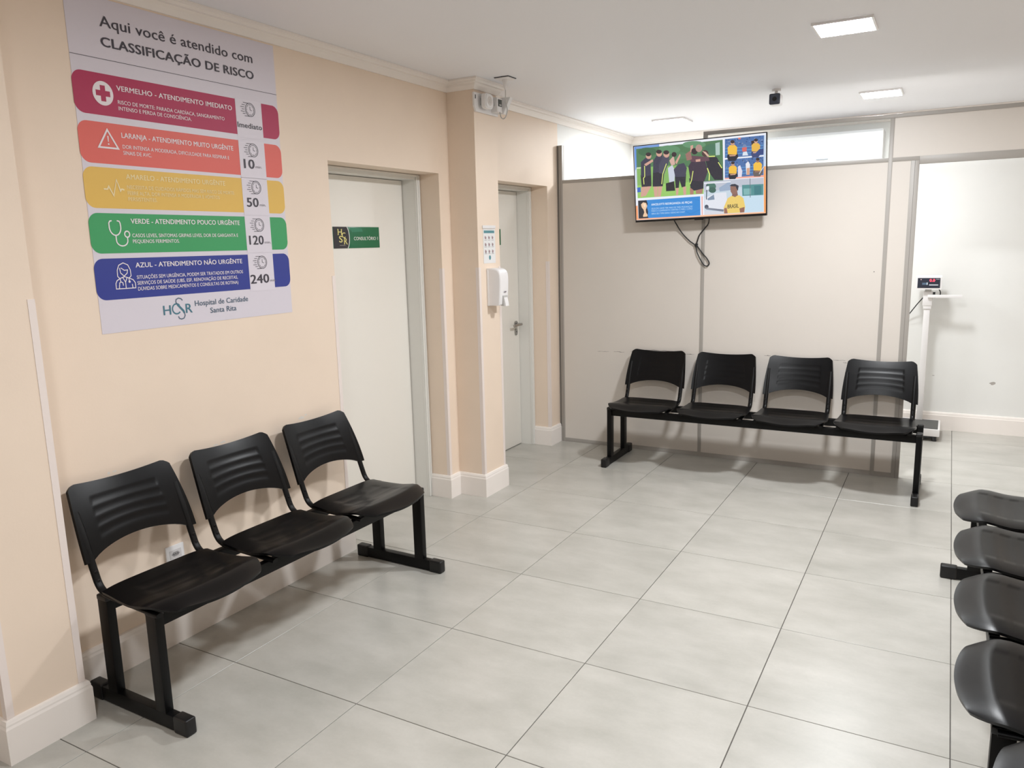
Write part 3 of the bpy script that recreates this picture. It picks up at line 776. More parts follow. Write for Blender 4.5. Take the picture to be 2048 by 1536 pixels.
# ================================================================== TELEVISION
TW, TH_, = 0.905, 0.523
tv = empty('television', (0.7785, 3.455, 1.960))
tag(tv, 'wall-mounted flat television showing a football news collage above the four-seat bench', 'television')
yaw, tilt, roll = -0.011, 0.067, 0.016
rx = Vector((math.cos(yaw), math.sin(yaw), 0)); n0 = Vector((math.sin(yaw), -math.cos(yaw), 0))
up = Vector((0, 0, 1)) * math.cos(tilt) + n0 * math.sin(tilt)
rx2 = rx * math.cos(roll) + up * math.sin(roll); up2 = up * math.cos(roll) - rx * math.sin(roll); nn = rx2.cross(up2)
tv.matrix_world = Matrix(((rx2.x, -nn.x, up2.x, 0.7785), (rx2.y, -nn.y, up2.y, 3.455), (rx2.z, -nn.z, up2.z, 1.960), (0, 0, 0, 1)))
# local: x right, y into the wall, z up; front face at y = 0
bm = bmesh.new(); a, b = TW / 2, TH_ / 2
add_box(bm, -a, a, 0.0, 0.022, -b, b, 0.003)
add_box(bm, -a * 0.72, a * 0.72, 0.020, 0.062, -b * 0.9, b * 0.45, 0.012)
bm_obj('casing', bm, tv_black, tv, 40)
bm = bmesh.new()
for s in ((-a, a, b - 0.006, b), (-a, a, -b, -b + 0.015), (-a, -a + 0.006, -b + 0.015, b - 0.006), (a - 0.006, a, -b + 0.015, b - 0.006)):
    add_box(bm, s[0], s[1], -0.003, 0.002, s[2], s[3], 0.0008, 1)
bm_obj('bezel', bm, tv_black, tv, 40)
bm = bmesh.new(); add_box(bm, -0.10, 0.10, 0.060, 0.072, -0.10, 0.10); add_box(bm, -0.03, 0.03, 0.070, 0.108, -0.05, 0.03)
bm_obj('mount', bm, dark_plastic, tv)
bm = bmesh.new(); add_box(bm, -0.03, 0.03, 0.002, 0.018, -b - 0.006, -b + 0.004, 0.002)
bm_obj('sensor_bump', bm, tv_black, tv, 40)
sx0, sx1, sz0, sz1 = -a + 0.006, a - 0.006, -b + 0.015, b - 0.006
me = bpy.data.meshes.new('screen'); me.from_pydata([(sx0, -0.0005, sz0), (sx1, -0.0005, sz0), (sx1, -0.0005, sz1), (sx0, -0.0005, sz1)], [], [(0, 1, 2, 3)])
screen = mesh_obj('screen', me, lit(236, 240, 250), tv)
# the picture was measured in the perspective of the panel's outer frame: map those readings onto the flat panel
src = [(63, 220), (1897, 22), (1895, 1165), (97, 1268)]; dst = [(-a, b), (a, b), (a, -b), (-a, -b)]
A_ = []; B_ = []
for (x, y), (X_, Y_) in zip(src, dst):
    A_.append([x, y, 1, 0, 0, 0, -X_ * x, -X_ * y]); B_.append(X_); A_.append([0, 0, 0, x, y, 1, -Y_ * x, -Y_ * y]); B_.append(Y_)
h_ = np.linalg.solve(np.array(A_, float), np.array(B_, float))
def S(x, y):
    d = h_[6] * x + h_[7] * y + 1
    return ((h_[0] * x + h_[1] * y + h_[2]) / d, (h_[3] * x + h_[4] * y + h_[5]) / d)
TPL = Plane((0, -0.0005, 0), (1, 0, 0), (0, 0, 1))
class Pic(Print):
    def __init__(s, lift): super().__init__(TPL, lift, 0.000012)
    def p(s, pts, c): s.poly([S(*q) for q in pts], lit(*c))
    def e(s, cx, cy, rx_, ry_, c, n=18, ang=0.0):
        s.p([(cx + rx_ * math.cos(t) * math.cos(ang) - ry_ * math.sin(t) * math.sin(ang), cy + rx_ * math.cos(t) * math.sin(ang) + ry_ * math.sin(t) * math.cos(ang)) for t in [-2 * math.pi * i / n for i in range(n)]], c)
    def l(s, pts, wd, c): s.stroke([S(*q) for q in pts], wd * 0.000493, lit(*c))
# coloured border
for pts_, c_ in [([(78, 232), (420, 195), (422, 232), (100, 262)], (110, 150, 214)),
    ([(78, 232), (105, 230), (112, 520), (92, 560)], (90, 140, 220)),
    ([(92, 560), (112, 520), (118, 800), (104, 820)], (200, 214, 236)),
    ([(100, 1040), (125, 1035), (132, 1215), (108, 1235)], (248, 158, 104)),
    ([(108, 1235), (132, 1212), (700, 1180), (700, 1200)], (246, 176, 138)),
    ([(700, 1200), (700, 1180), (1870, 1115), (1882, 1140)], (250, 190, 150)),
    ([(1852, 500), (1880, 490), (1882, 1140), (1855, 1115)], (246, 160, 90)),
    ([(1320, 650), (1852, 612), (1852, 640), (1320, 672)], (244, 168, 148)),
    ([(1852, 75), (1872, 60), (1878, 490), (1852, 500)], (196, 216, 240))]:
    q = Pic(0.0002); q.p(pts_, c_); q.build('border_strip', screen)
q = Pic(0.0004)   # training huddle
q.p([(105, 262), (1290, 132), (1300, 690), (1030, 705), (1030, 872), (125, 935)], (72, 116, 78))
for (x, y, r1, r2, c) in [(260, 300, 130, 60, (58, 100, 70)), (560, 270, 150, 60, (86, 138, 98)), (900, 200, 160, 50, (92, 142, 104)), (1150, 260, 110, 70, (64, 110, 84)), (700, 350, 120, 50, (76, 124, 88))]: q.e(x, y, r1, r2, c)
q.p([(112, 515), (700, 480), (1030, 560), (1030, 872), (125, 935)], (128, 178, 92)); q.p([(120, 760), (1030, 700), (1030, 872), (125, 935)], (146, 200, 96))
q.p([(108, 515), (190, 508), (190, 525), (108, 532)], (214, 232, 190))
q.p([(1190, 180), (1250, 165), (1252, 340), (1195, 345)], (170, 196, 190)); q.p([(118, 790), (165, 785), (168, 850), (120, 855)], (50, 96, 190))
NAVY = (52, 52, 72); BLK = (36, 36, 48); SKIN = (208, 158, 140); SK2 = (168, 118, 102); HAIR = (46, 38, 42); LIME = (222, 236, 120)
def player(body, shorts, legs, head, stripe=None, skin=SKIN, col=NAVY):
    for l_ in legs: q.p(l_, skin)
    q.p(shorts, BLK); q.p(body, col)
    if head: q.e(head[0], head[1], head[2], head[2] * 1.15, skin); q.e(head[0] - 2, head[1] - head[2] * .55, head[2] * .95, head[2] * .7, HAIR)
    if stripe: q.l(stripe, 11, LIME)
player([(170, 440), (235, 380), (300, 400), (310, 620), (170, 640)], [(165, 620), (310, 610), (315, 770), (180, 780)], [[(180, 770), (245, 770), (200, 915), (165, 915)], [(250, 770), (315, 765), (235, 905), (200, 900)]], (275, 355, 38), [(220, 490), (222, 640), (205, 660), (212, 745)])
player([(340, 420), (400, 330), (470, 340), (450, 580), (335, 590)], [(335, 570), (450, 570), (440, 770), (330, 775)], [[(340, 770), (400, 770), (395, 915), (355, 915)]], (420, 320, 40), None)
player([(420, 470), (480, 350), (560, 360), (555, 430), (490, 600), (420, 590)], [(380, 580), (490, 580), (470, 770), (350, 775)], [[(405, 775), (465, 770), (440, 912), (400, 912)]], (520, 330, 42), [(520, 460), (470, 600), (455, 740)], SKIN, (64, 64, 84))
q.p([(560, 420), (620, 350), (640, 470), (590, 490)], (210, 170, 156)); q.p([(640, 440), (705, 325), (715, 350), (660, 470)], SKIN); q.e(625, 335, 34, 34, HAIR)
q.p([(540, 520), (600, 480), (640, 560), (630, 700), (560, 720)], (200, 206, 222)); q.p([(512, 730), (625, 700), (640, 830), (515, 838)], (30, 30, 38))
player([(620, 540), (680, 470), (760, 450), (800, 520), (780, 640), (640, 640)], [(635, 620), (790, 600), (780, 770), (730, 785), (700, 690), (690, 790), (645, 795)], [[(650, 790), (690, 785), (680, 888), (652, 890)], [(745, 780), (790, 770), (790, 885), (755, 888)]], None, None, SKIN, (58, 58, 78))
player([(820, 500), (860, 430), (1050, 420), (1090, 560), (1040, 700), (850, 690)], [(830, 660), (1030, 660), (1028, 800), (900, 830), (850, 790)], [[(840, 785), (895, 800), (890, 880), (845, 882)], [(920, 800), (1020, 790), (1010, 868), (925, 872)]], None, [(885, 560), (865, 680), (845, 740)], SK2, (54, 44, 60))
q.p([(1060, 430), (1120, 350), (1210, 370), (1290, 520), (1292, 680), (1180, 680), (1090, 560)], BLK); q.l([(1100, 362), (1185, 358)], 14, LIME); q.l([(1080, 520), (1110, 600), (1105, 690)], 14, LIME); q.l([(1230, 440), (1280, 520)], 12, LIME)
q.p([(840, 430), (870, 350), (1100, 370), (1110, 420), (920, 440)], (92, 62, 74)); q.p([(780, 330), (850, 280), (870, 400), (800, 420)], (150, 104, 96)); q.p([(850, 300), (850, 215), (885, 205), (885, 300)], SKIN)
q.e(905, 290, 44, 44, HAIR); q.e(965, 250, 46, 52, (172, 138, 128)); q.e(1050, 320, 46, 46, (70, 50, 50)); q.p([(920, 405), (985, 395), (985, 430), (925, 436)], SKIN); q.p([(1010, 285), (1060, 300), (1105, 350), (1090, 370)], (214, 176, 156))
q.p([(215, 470), (330, 400), (340, 430), (240, 495)], SKIN)
q.build('huddle_picture', screen)
def stand(quad_, spec):
    q.p(quad_, (66, 104, 164))
    (x0, y0), (x1, y1), (x2, y2), (x3, y3) = quad_
    rnd = random.Random(x0 + y0)
    for k in range(46):
        t = rnd.random() * .96 + .02; s_ = rnd.random() * .42 + .02
        x = lerp(x0, x1, t); y = lerp(lerp(y0, y1, t), lerp(y3, y2, t), s_)
        q.e(x, y, 9, 9, rnd.choice([(46, 70, 124), (96, 130, 190), (36, 56, 100), (130, 140, 170)]), 6)
    for k in range(3):
        t0 = .5 + .16 * k; q.l([(lerp(x0, x3, t0) + 6, lerp(y0, y3, t0)), (lerp(x1, x2, t0) - 6, lerp(y1, y2, t0))], 8, (84, 156, 214))
    for f in spec: f()
def fan(cx, cy, s_, hair=HAIR, skin=(196, 148, 120), legs=(30, 32, 44), shirt=(244, 190, 60)):
    q.p([(cx - 78 * s_, cy + 95 * s_), (cx - 60 * s_, cy + 20 * s_), (cx + 62 * s_, cy + 18 * s_), (cx + 85 * s_, cy + 92 * s_), (cx + 40 * s_, cy + 155 * s_), (cx - 60 * s_, cy + 158 * s_)], legs)
    q.p([(cx - 66 * s_, cy + 60 * s_), (cx - 70 * s_, cy - 40 * s_), (cx - 36 * s_, cy - 72 * s_), (cx + 36 * s_, cy - 74 * s_), (cx + 68 * s_, cy - 42 * s_), (cx + 62 * s_, cy + 62 * s_)], shirt)
    q.p([(cx - 50 * s_, cy + 70 * s_), (cx + 52 * s_, cy + 62 * s_), (cx + 40 * s_, cy + 84 * s_), (cx - 40 * s_, cy + 90 * s_)], skin)
    q.e(cx, cy - 102 * s_, 28 * s_, 36 * s_, skin); q.e(cx, cy - 122 * s_, 30 * s_, 24 * s_, hair)
q = Pic(0.0004)
stand([(1320, 125), (1855, 70), (1850, 340), (1320, 383)], [lambda: fan(1425, 275, .95), lambda: q.p([(1555, 240), (1620, 230), (1618, 290), (1560, 295)], (214, 96, 90)), lambda: q.e(1590, 215, 24, 22, (110, 130, 170)), lambda: q.p([(1570, 300), (1620, 292), (1640, 345), (1560, 350)], (216, 226, 240)),
    lambda: q.p([(1680, 150), (1750, 135), (1765, 240), (1690, 250)], HAIR), lambda: fan(1745, 240, .85, HAIR, (206, 160, 136), (52, 62, 110), (230, 180, 70)), lambda: q.p([(1790, 260), (1850, 250), (1850, 330), (1720, 338)], (44, 62, 120)), lambda: q.e(1520, 115, 20, 12, (222, 110, 96))])
q.build('stand_picture', screen)
q = Pic(0.0004)
stand([(1320, 405), (1850, 360), (1850, 614), (1320, 655)], [lambda: fan(1430, 545, .80), lambda: fan(1770, 500, .85, HAIR, (150, 108, 88), (96, 86, 84)), lambda: q.p([(1500, 500), (1530, 480), (1560, 560), (1550, 640), (1500, 640)], (226, 220, 236)), lambda: q.p([(1605, 460), (1640, 425), (1665, 470), (1660, 600), (1615, 610)], (232, 232, 240)), lambda: q.p([(1620, 520), (1660, 515), (1660, 610), (1618, 612)], (214, 160, 130)), lambda: q.l([(1790, 600), (1848, 500)], 8, (220, 226, 236))])
q.build('stand_picture', screen)
q = Pic(0.0006)   # man in the street
q.p([(1032, 705), (1850, 648), (1850, 1112), (1040, 1160)], (198, 214, 228))
q.p([(1032, 705), (1850, 648), (1850, 760), (1520, 780), (1040, 850)], (186, 192, 206)); q.p([(1240, 790), (1400, 690), (1400, 820), (1250, 840)], (150, 170, 196)); q.p([(1555, 750), (1848, 735), (1848, 890), (1560, 900)], (74, 138, 140)); q.p([(1575, 800), (1680, 795), (1680, 880), (1580, 885)], (120, 176, 176)); q.p([(1720, 760), (1820, 755), (1820, 880), (1725, 886)], (56, 116, 124))
q.e(1130, 770, 70, 55, (66, 110, 96)); q.e(1150, 820, 50, 40, (54, 92, 82)); q.p([(1560, 900), (1848, 885), (1850, 1112), (1560, 1128)], (196, 222, 240)); q.l([(1665, 660), (1668, 920)], 8, (90, 110, 120))
q.p([(1045, 930), (1200, 860), (1340, 850), (1360, 1090), (1050, 1080)], (226, 230, 240)); q.p([(1080, 940), (1170, 880), (1180, 950), (1090, 960)], (120, 140, 164)); q.e(1070, 1050, 28, 30, (70, 78, 96)); q.p([(1060, 1060), (1310, 1085), (1300, 1115), (1065, 1085)], (116, 122, 140)); q.p([(1045, 1100), (1300, 1115), (1310, 1140), (1045, 1158)], (214, 216, 228))
q.l([(1036, 730), (1400, 706)], 14, (236, 240, 246)); q.l([(1075, 740), (1068, 950)], 12, (60, 70, 80)); q.p([(1066, 770), (1105, 765), (1105, 815), (1068, 818)], (230, 238, 244))
q.p([(1305, 1060), (1360, 930), (1420, 895), (1520, 890), (1575, 930), (1600, 1050), (1585, 1125), (1310, 1140)], (236, 204, 104)); q.p([(1310, 1070), (1345, 1060), (1360, 1138), (1312, 1140)], (150, 100, 84)); q.p([(1520, 1070), (1590, 1050), (1588, 1122), (1530, 1128)], (140, 92, 78))
q.p([(1418, 900), (1425, 840), (1490, 840), (1500, 890), (1460, 915)], (128, 92, 84)); q.p([(1395, 780), (1410, 750), (1490, 750), (1500, 800), (1480, 870), (1420, 872), (1400, 840)], (140, 100, 88)); q.p([(1385, 765), (1410, 740), (1460, 735), (1510, 760), (1500, 830), (1480, 800), (1470, 770)], (44, 46, 60))
q.build('street_picture', screen)
q = Pic(0.0006)   # news box
q.p([(130, 968), (982, 906), (986, 1165), (137, 1214)], (44, 132, 214)); q.p([(130, 968), (246, 960), (262, 1010), (252, 1060), (268, 1120), (262, 1180), (275, 1206), (137, 1214)], (34, 36, 44))
q.p([(170, 1020), (200, 990), (240, 1000), (256, 1040), (236, 1090), (240, 1130), (262, 1165), (255, 1185), (200, 1190), (198, 1170), (216, 1130), (205, 1090), (180, 1060)], (238, 198, 160)); q.p([(200, 1015), (225, 1010), (236, 1040), (215, 1060)], (248, 224, 196))
q.p([(1000, 908), (1016, 906), (1018, 1160), (1004, 1161)], (240, 172, 160)); q.l([(800, 950), (880, 935), (975, 965)], 4, (30, 110, 190)); q.l([(780, 1110), (850, 1150), (980, 1090)], 4, (30, 110, 190))
q.build('news_box', screen)
def screen_text(body, p0, p1, cap, c, bold=0.01, lift=0.0014):
    a0 = S(*p0); a1 = S(*p1)
    return lettering('screen_text', body, TPL, a0[0], a1[0], a0[1], cap * 0.000493, lit(*c), screen, bold, lift, (a1[1] - a0[1]) / (a1[0] - a0[0]))
screen_text('ANCELOTTI REORGANIZA AS PEÇAS', (313, 1035), (872, 1000), 27, (236, 244, 255), 0.03)
screen_text('SELEÇÃO DEVE TER MAIS DE TRÊS MUDANÇAS', (315, 1088), (876, 1055), 21, (176, 212, 246))
screen_text('PARA O CONFRONTO CONTRA O PERU. COMO', (315, 1120), (876, 1086), 21, (176, 212, 246))
screen_text('SERIA SEU TIME IDEAL? DEIXE NO CHAT', (315, 1158), (775, 1130), 21, (176, 212, 246))
screen_text('BRASIL', (1360, 1072), (1510, 1058), 50, (60, 58, 44), 0.03, 0.0022)
# mains and signal leads hanging below the television
YC = YP - 0.012
tube('tv_cable', catmull([(0.592, YC - 0.07, 1.715), (0.600, YC - 0.03, 1.68), (0.636, YC, 1.612), (0.690, YC, 1.556), (0.733, YC, 1.522), (0.749, YC - 0.004, 1.472), (0.775, YC - 0.004, 1.420), (0.800, YC, 1.384), (0.822, YC, 1.380), (0.834, YC, 1.398), (0.818, YC, 1.430), (0.788, YC, 1.464), (0.752, YC + 0.004, 1.510), (0.742, YC + 0.004, 1.530), (0.752, YC, 1.565), (0.764, YC, 1.596), (0.800, YC, 1.640), (0.830, YC - 0.03, 1.668), (0.848, YC - 0.07, 1.712)], 8), 0.0042, cable_mat)
o = bpy.data.objects['tv_cable']; tag(o, 'black cables tied in a knot and dangling below the television', 'cable')
cyl('cable_tie', (0.739, YC, 1.512), (0.743, YC, 1.535), 0.010, cable_mat, o, n=12)

# ================================================================== PILASTER FITTINGS
# soap dispenser
sd = empty('soap_dispenser', (XP, 2.262, 1.195)); tag(sd, 'white plastic soap dispenser on the pilaster between the doors', 'dispenser')
def disp_profile(d0, z0, z1, r):
    P = [(0.001, z0), (d0, z0)]
    P += [(d0 + 0.010 * math.sin(math.pi * t / 2), z0 + (z1 - r - z0) * t) for t in (.3, .6, .85)]
    P += [(d0 + 0.008 - r + r * math.cos(math.radians(t)), z1 - r + r * math.sin(math.radians(t))) for t in range(0, 91, 10)]
    return P + [(0.001, z1)]
bm = bmesh.new(); extrude_prism(bm, disp_profile(0.088, 0.0, 0.224, 0.045), 'y', -0.052, 0.052)
bmesh.ops.recalc_face_normals(bm, faces=bm.faces)
bmesh.ops.bevel(bm, geom=[e for e in bm.edges if len(e.link_faces) == 2 and e.calc_face_angle() > 0.9 and min(v.co.x for v in e.verts) > 0.02], offset=0.012, segments=4, profile=0.5, affect='EDGES')
bm_obj('cover', bm, white_plastic, sd, 35)
box('back_plate', 0.0005, 0.014, -0.0545, 0.0545, -0.003, 0.218, white_plastic, sd, 0.004)
bm = bmesh.new(); extrude_prism(bm, [(0.080, -0.004), (0.112, -0.004), (0.108, 0.02), (0.100, 0.050), (0.094, 0.058), (0.086, 0.056)], 'y', -0.020, 0.020)
bm_obj('push_lever', bm, white_plastic, sd)
box('lever_recess', 0.078, 0.1005, -0.025, 0.025, -0.001, 0.060, grey_plastic, sd, 0.002)
p_ = Print(Plane((0.0990, 0, 0.0), (0, 1, 0), (0, 0, 1)), 0.0006); p_.poly(rrect(-0.013, 0.013, 0.078, 0.085, 0.002, 0.002), ink(120, 112, 120)); p_.build('maker_mark', sd)
# instruction sheet above it
sh = empty('instruction_sheet', (XP, 2.250, 1.450)); tag(sh, 'white hand washing instruction sheet with teal header above the soap dispenser', 'sign')
box('sheet', 0.0004, 0.0016, -0.068, 0.072, 0.0, 0.205, mat('sheet_paper', rgb(236, 236, 236), 0.4), sh)
box('pocket_edge', 0.0004, 0.006, -0.076, 0.076, 0.207, 0.226, white_plastic, sh, 0.003)
HPL = Plane((0.0016, -2.250, -1.450), (0, 1, 0), (0, 0, 1))
teal2 = ink(92, 146, 154); p_ = Print(HPL, 0.0002); p_.poly(rrect(2.190, 2.313, 1.630, 1.646), teal2); p_.build('header', sh)
p_ = Print(HPL, 0.0002); p_.ellipse(2.254, 1.484, 0.012, 0.014, teal2); p_.build('emblem', sh)
gi = ink(150, 140, 144)
for r_ in range(3):
    for c_ in range(3):
        cx = 2.208 + 0.041 * c_; cz = 1.604 - 0.041 * r_
        p_ = Print(HPL, 0.0002)
        p_.poly([(cx - .011, cz - .004), (cx - .004, cz + .010), (cx + .003, cz + .006), (cx + .010, cz - .003 + .003 * c_), (cx + .006, cz - .010), (cx - .004, cz - .008 - .002 * r_)], gi)
        p_.stroke([(cx - .010, cz + .008), (cx + .004, cz - .006), (cx + .010, cz + .004)], 0.0022, ink(186, 128, 132)); p_.poly(rrect(cx - .014, cx + .014, cz - .0165, cz - .0135), ink(170, 166, 166))
        p_.build('pictogram', sh)
# lamp unit near the ceiling
eu = empty('wall_lamp_unit', (XP, 2.25, 2.38)); tag(eu, 'white wall unit with rounded lamp head and small display box atop the pilaster', 'wall unit')
bm = bmesh.new(); extrude_prism(bm, [(-0.140, 0.045), (-0.140, -0.030), (-0.122, -0.060), (0.128, -0.060), (0.128, 0.045)], 'x', 0.001, 0.012); bm_obj('back_plate', bm, white_plastic, eu)
box('side_slot', 0.0105, 0.0125, -0.130, -0.122, 0.010, 0.032, dark_plastic, eu)
bm = bmesh.new(); extrude_prism(bm, rrect(-0.098, -0.010, -0.042, 0.042, 0.022, 0.022, 6), 'x', 0.034, 0.066)
bmesh.ops.recalc_face_normals(bm, faces=bm.faces)
bmesh.ops.bevel(bm, geom=[e for e in bm.edges if all(v.co.x > 0.065 for v in e.verts)], offset=0.007, segments=3, affect='EDGES')
hd = bm_obj('lamp_head', bm, white_plastic, eu, 40)
bm = bmesh.new(); add_cyl(bm, (0.066, -0.054, 0.0), (0.0685, -0.054, 0.0), 0.026, 0.024, 28); bm_obj('lens', bm, mat('lens_plastic', rgb(226, 220, 216), 0.25), hd, 40)
cyl('lens_ring', (0.0684, -0.054, 0.0), (0.0692, -0.054, 0.0), 0.014, mat('lens_core', rgb(206, 200, 196), 0.3), hd, n=24)
box('swivel', 0.010, 0.040, -0.075, -0.035, -0.020, 0.020, grey_plastic, eu, 0.004)
box('link_arm', 0.018, 0.040, 0.008, 0.050, -0.010, 0.006, grey_plastic, eu, 0.002)
box('display_box', 0.004, 0.055, 0.047, 0.110, -0.045, 0.038, white_plastic, eu, 0.004)
box('display_window', 0.0545, 0.0562, 0.058, 0.102, -0.012, 0.028, mat('display_window', rgb(96, 100, 98), 0.2), eu)
box('display_digits', 0.0560, 0.0568, 0.072, 0.094, -0.007, 0.001, grey_plastic, eu)
bm = bmesh.new(); extrude_prism(bm, [(0.012, 0.045), (0.108, 0.042), (0.060, -0.050), (0.012, -0.045)], 'y', 0.112, 0.146); bm_obj('side_shroud', bm, white_plastic, eu)
# ceiling outlet with drop cord
cp = empty('ceiling_outlet', (0.005, 2.215, H)); tag(cp, 'white square ceiling plate with a cone and cord above the pilaster', 'cord outlet')
bm = bmesh.new(); add_box(bm, -0.045, 0.045, -0.045, 0.045, -0.0100, -0.004, 0.002); bm_obj('plate', bm, white_plastic, cp, 40)
bm = bmesh.new(); add_box(bm, -0.047, 0.047, -0.047, 0.047, -0.004, -0.0003); bm_obj('shadow_rim', bm, dark_plastic, cp)  # dark sheet imitating the shadow line around the plate
bm = bmesh.new(); add_cyl(bm, (0, 0, -0.0095), (0, 0, -0.030), 0.018, 0.015, 20); add_cyl(bm, (0, 0, -0.029), (0, 0, -0.064), 0.014, 0.006, 20); bm_obj('cone', bm, white_plastic, cp, 40)
bm = bmesh.new(); add_tube(bm, catmull([(0, 0, -0.060), (-0.012, 0.022, -0.085), (-0.035, 0.062, -0.120), (-0.040, 0.088, -0.160), (-0.058, 0.098, -0.196), (-0.075, 0.100, -0.206), (-0.090, 0.100, -0.196), (-0.100, 0.103, -0.165)], 6), 0.0028, n=8)
bm_obj('cord', bm, grey_plastic, cp, 60)

# wall socket under the first bench
ws = empty('wall_socket', (XW, 0.032, 0.37)); tag(ws, 'white wall socket behind the three-seat bench', 'socket')
box('face_plate', 0.0005, 0.009, -0.041, 0.041, -0.036, 0.036, white_plastic, ws, 0.003)
box('insert', 0.0088, 0.0100, -0.027, 0.027, -0.018, 0.018, mat('socket_insert', rgb(214, 210, 210), 0.4), ws, 0.0005)
bm = bmesh.new(); extrude_prism(bm, [(-0.019, 0.0), (-0.010, 0.009), (0.010, 0.009), (0.019, 0.0), (0.010, -0.009), (-0.010, -0.009)], 'x', 0.0098, 0.0105); rc = bm_obj('recess', bm, mat('socket_recess', rgb(150, 146, 146), 0.5), ws)
for k in (-0.009, 0, 0.009): cyl('pin_hole', (0.0104, k, 0), (0.0108, k, 0), 0.0024, dark_plastic, rc, n=10)

# security camera on the ceiling in front of the partition
sc_ = empty('security_camera', (1.253, 3.545, H)); tag(sc_, 'small white security camera with dark square front hanging from the ceiling', 'camera')
cyl('mount_base', (0, 0, -0.0005), (0, 0, -0.014), 0.028, white_plastic, sc_, n=24)
bm = bmesh.new(); add_cyl(bm, (0, 0, -0.012), (0, -0.004, -0.040), 0.010, n=16); bm_obj('mount_stem', bm, white_plastic, sc_, 50)
def cam_box(name, y0, y1, h_, m, bv):
    return box(name, -h_, h_, y0, y1, -0.066 - h_, -0.066 + h_, m, sc_, bv, 3)
cam_box('housing', -0.045, 0.045, 0.034, white_plastic, 0.012)
cam_box('front_face', -0.050, -0.040, 0.033, mat('camera_front', rgb(70, 76, 92), 0.3), 0.010)
cyl('lens', (0, -0.0495, -0.066), (0, -0.0525, -0.066), 0.014, tv_black, sc_, n=20)

# ================================================================== BEYOND THE PARTITION
# wall air conditioner, partly hidden by the partition
ac = empty('air_conditioner', (1.35, YF, 2.10)); tag(ac, 'white wall air conditioner seen through the glass pane of the partition', 'air conditioner')
prof = [(-0.001, 0.0), (-0.10, 0.0), (-0.165, 0.02), (-0.19, 0.06), (-0.20, 0.14), (-0.195, 0.255), (-0.17, 0.275), (-0.001, 0.28)]
bm = bmesh.new(); extrude_prism(bm, prof, 'x', -0.43, 0.43); bm_obj('housing', bm, mat('ac_plastic', rgb(244, 246, 248), 0.35), ac, 35)
bm = bmesh.new(); extrude_prism(bm, [(-0.105, -0.002), (-0.160, 0.014), (-0.156, 0.022), (-0.100, 0.006)], 'x', -0.38, 0.38); bm_obj('louver', bm, grey_plastic, ac)
box('badge', -0.045, 0.045, -0.2005, -0.196, 0.068, 0.074, mat('ac_badge', rgb(176, 184, 196), 0.4), ac)
for s in (-1, 1): box('end_cap', s * 0.43 - 0.006, s * 0.43 + 0.006, -0.185, -0.001, 0.012, 0.268, white_plastic, ac, 0.004)

# personal scale
sp = empty('weighing_scale', (2.165, 4.89, 0)); tag(sp, 'white column weighing scale with red digital display beyond the doorway', 'scale')
bm = bmesh.new(); add_box(bm, -0.20, 0.150, -0.185, 0.185, 0.040, 0.095, 0.004); bm_obj('platform', bm, white_plastic, sp, 40)
box('rubber_mat', -0.185, 0.136, -0.170, 0.150, 0.0945, 0.0985, mat('rubber_mat', rgb(84, 84, 82), 0.7, bump=0.5, bscale=300), sp, 0.001)
for sx in (-0.17, 0.115):
    for sy in (-0.155, 0.155): cyl('foot', (sx, sy, 0), (sx, sy, 0.045), 0.018, dark_plastic, sp, n=16)
box('underside', -0.18, 0.130, -0.160, 0.170, 0.022, 0.041, dark_plastic, sp)
bm = bmesh.new(); add_box(bm, -0.022, 0.022, 0.128, 0.172, 0.094, 1.02, 0.004); bm_obj('column', bm, white_plastic, sp, 40)
bm = bmesh.new(); add_box(bm, -0.033, 0.033, 0.118, 0.180, 1.01, 1.125, 0.006); bm_obj('column_head', bm, white_plastic, sp, 40)
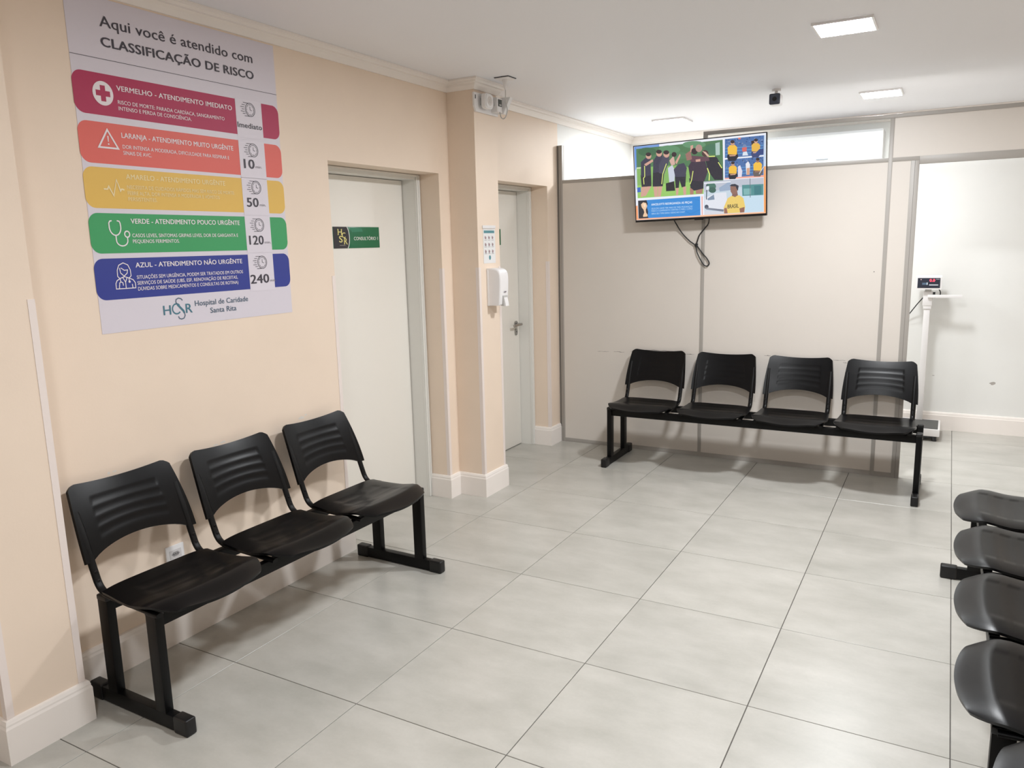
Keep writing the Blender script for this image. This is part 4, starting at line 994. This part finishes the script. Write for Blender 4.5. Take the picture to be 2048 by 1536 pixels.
box('collar', -0.028, 0.028, 0.122, 0.178, 0.985, 1.012, white_plastic, sp, 0.004)
bm = bmesh.new(); extrude_prism(bm, [(0.085, 1.140), (0.175, 1.150), (0.175, 1.245), (0.100, 1.245), (0.085, 1.235)], 'x', -0.088, 0.088)
dh = bm_obj('display_head', bm, white_plastic, sp)
box('neck', -0.022, 0.022, 0.105, 0.160, 1.12, 1.148, grey_plastic, sp)
box('display_panel', -0.076, 0.078, 0.0825, 0.0855, 1.152, 1.228, mat('scale_panel', rgb(48, 52, 66), 0.25), dh)
DPL = Plane((0, 0.0825, 0), (1, 0, 0), (0, 0, 1))
red = mat('led_red', (0.02, 0, 0, 1), 0.4, emit=(1.0, 0.05, 0.08, 1), estr=1.2)
lettering('digits', '0.0', DPL, 0.006, 0.042, 1.200, 0.020, red, dh, 0.02, 0.0006)
p_ = Print(DPL, 0.0005); p_.ellipse(-0.053, 1.216, 0.004, 0.004, ink(236, 200, 200), 12); p_.poly(rrect(0.004, 0.066, 1.171, 1.179), ink(206, 210, 218)); p_.poly(rrect(-0.044, -0.014, 1.176, 1.192), ink(86, 110, 134)); p_.poly(rrect(-0.014, -0.006, 1.176, 1.194), ink(190, 206, 220)); p_.poly(rrect(0.048, 0.074, 1.216, 1.221), ink(150, 154, 162)); p_.build('panel_print', dh)
bm = bmesh.new(); add_box(bm, 0.0, 0.235, 0.100, 0.118, 1.075, 1.098, 0.003); bm_obj('height_arm', bm, white_plastic, sp, 40)
tube('lead', catmull([(0.066, 0.13, 1.150), (0.083, 0.12, 1.12), (0.080, 0.125, 1.09), (0.055, 0.135, 1.076), (0.03, 0.14, 1.078)], 6), 0.004, cable_mat, sp)
tube('power_cable', catmull([(-0.03, 0.160, 1.075), (-0.07, 0.20, 1.02), (-0.125, 0.235, 0.935), (-0.19, 0.255, 0.84), (-0.24, 0.258, 0.6), (-0.25, 0.258, 0.4)], 6), 0.004, cable_mat, sp)
cyl('knob', (0.034, 0.135, 1.108), (0.050, 0.135, 1.108), 0.010, dark_plastic, sp, n=16)
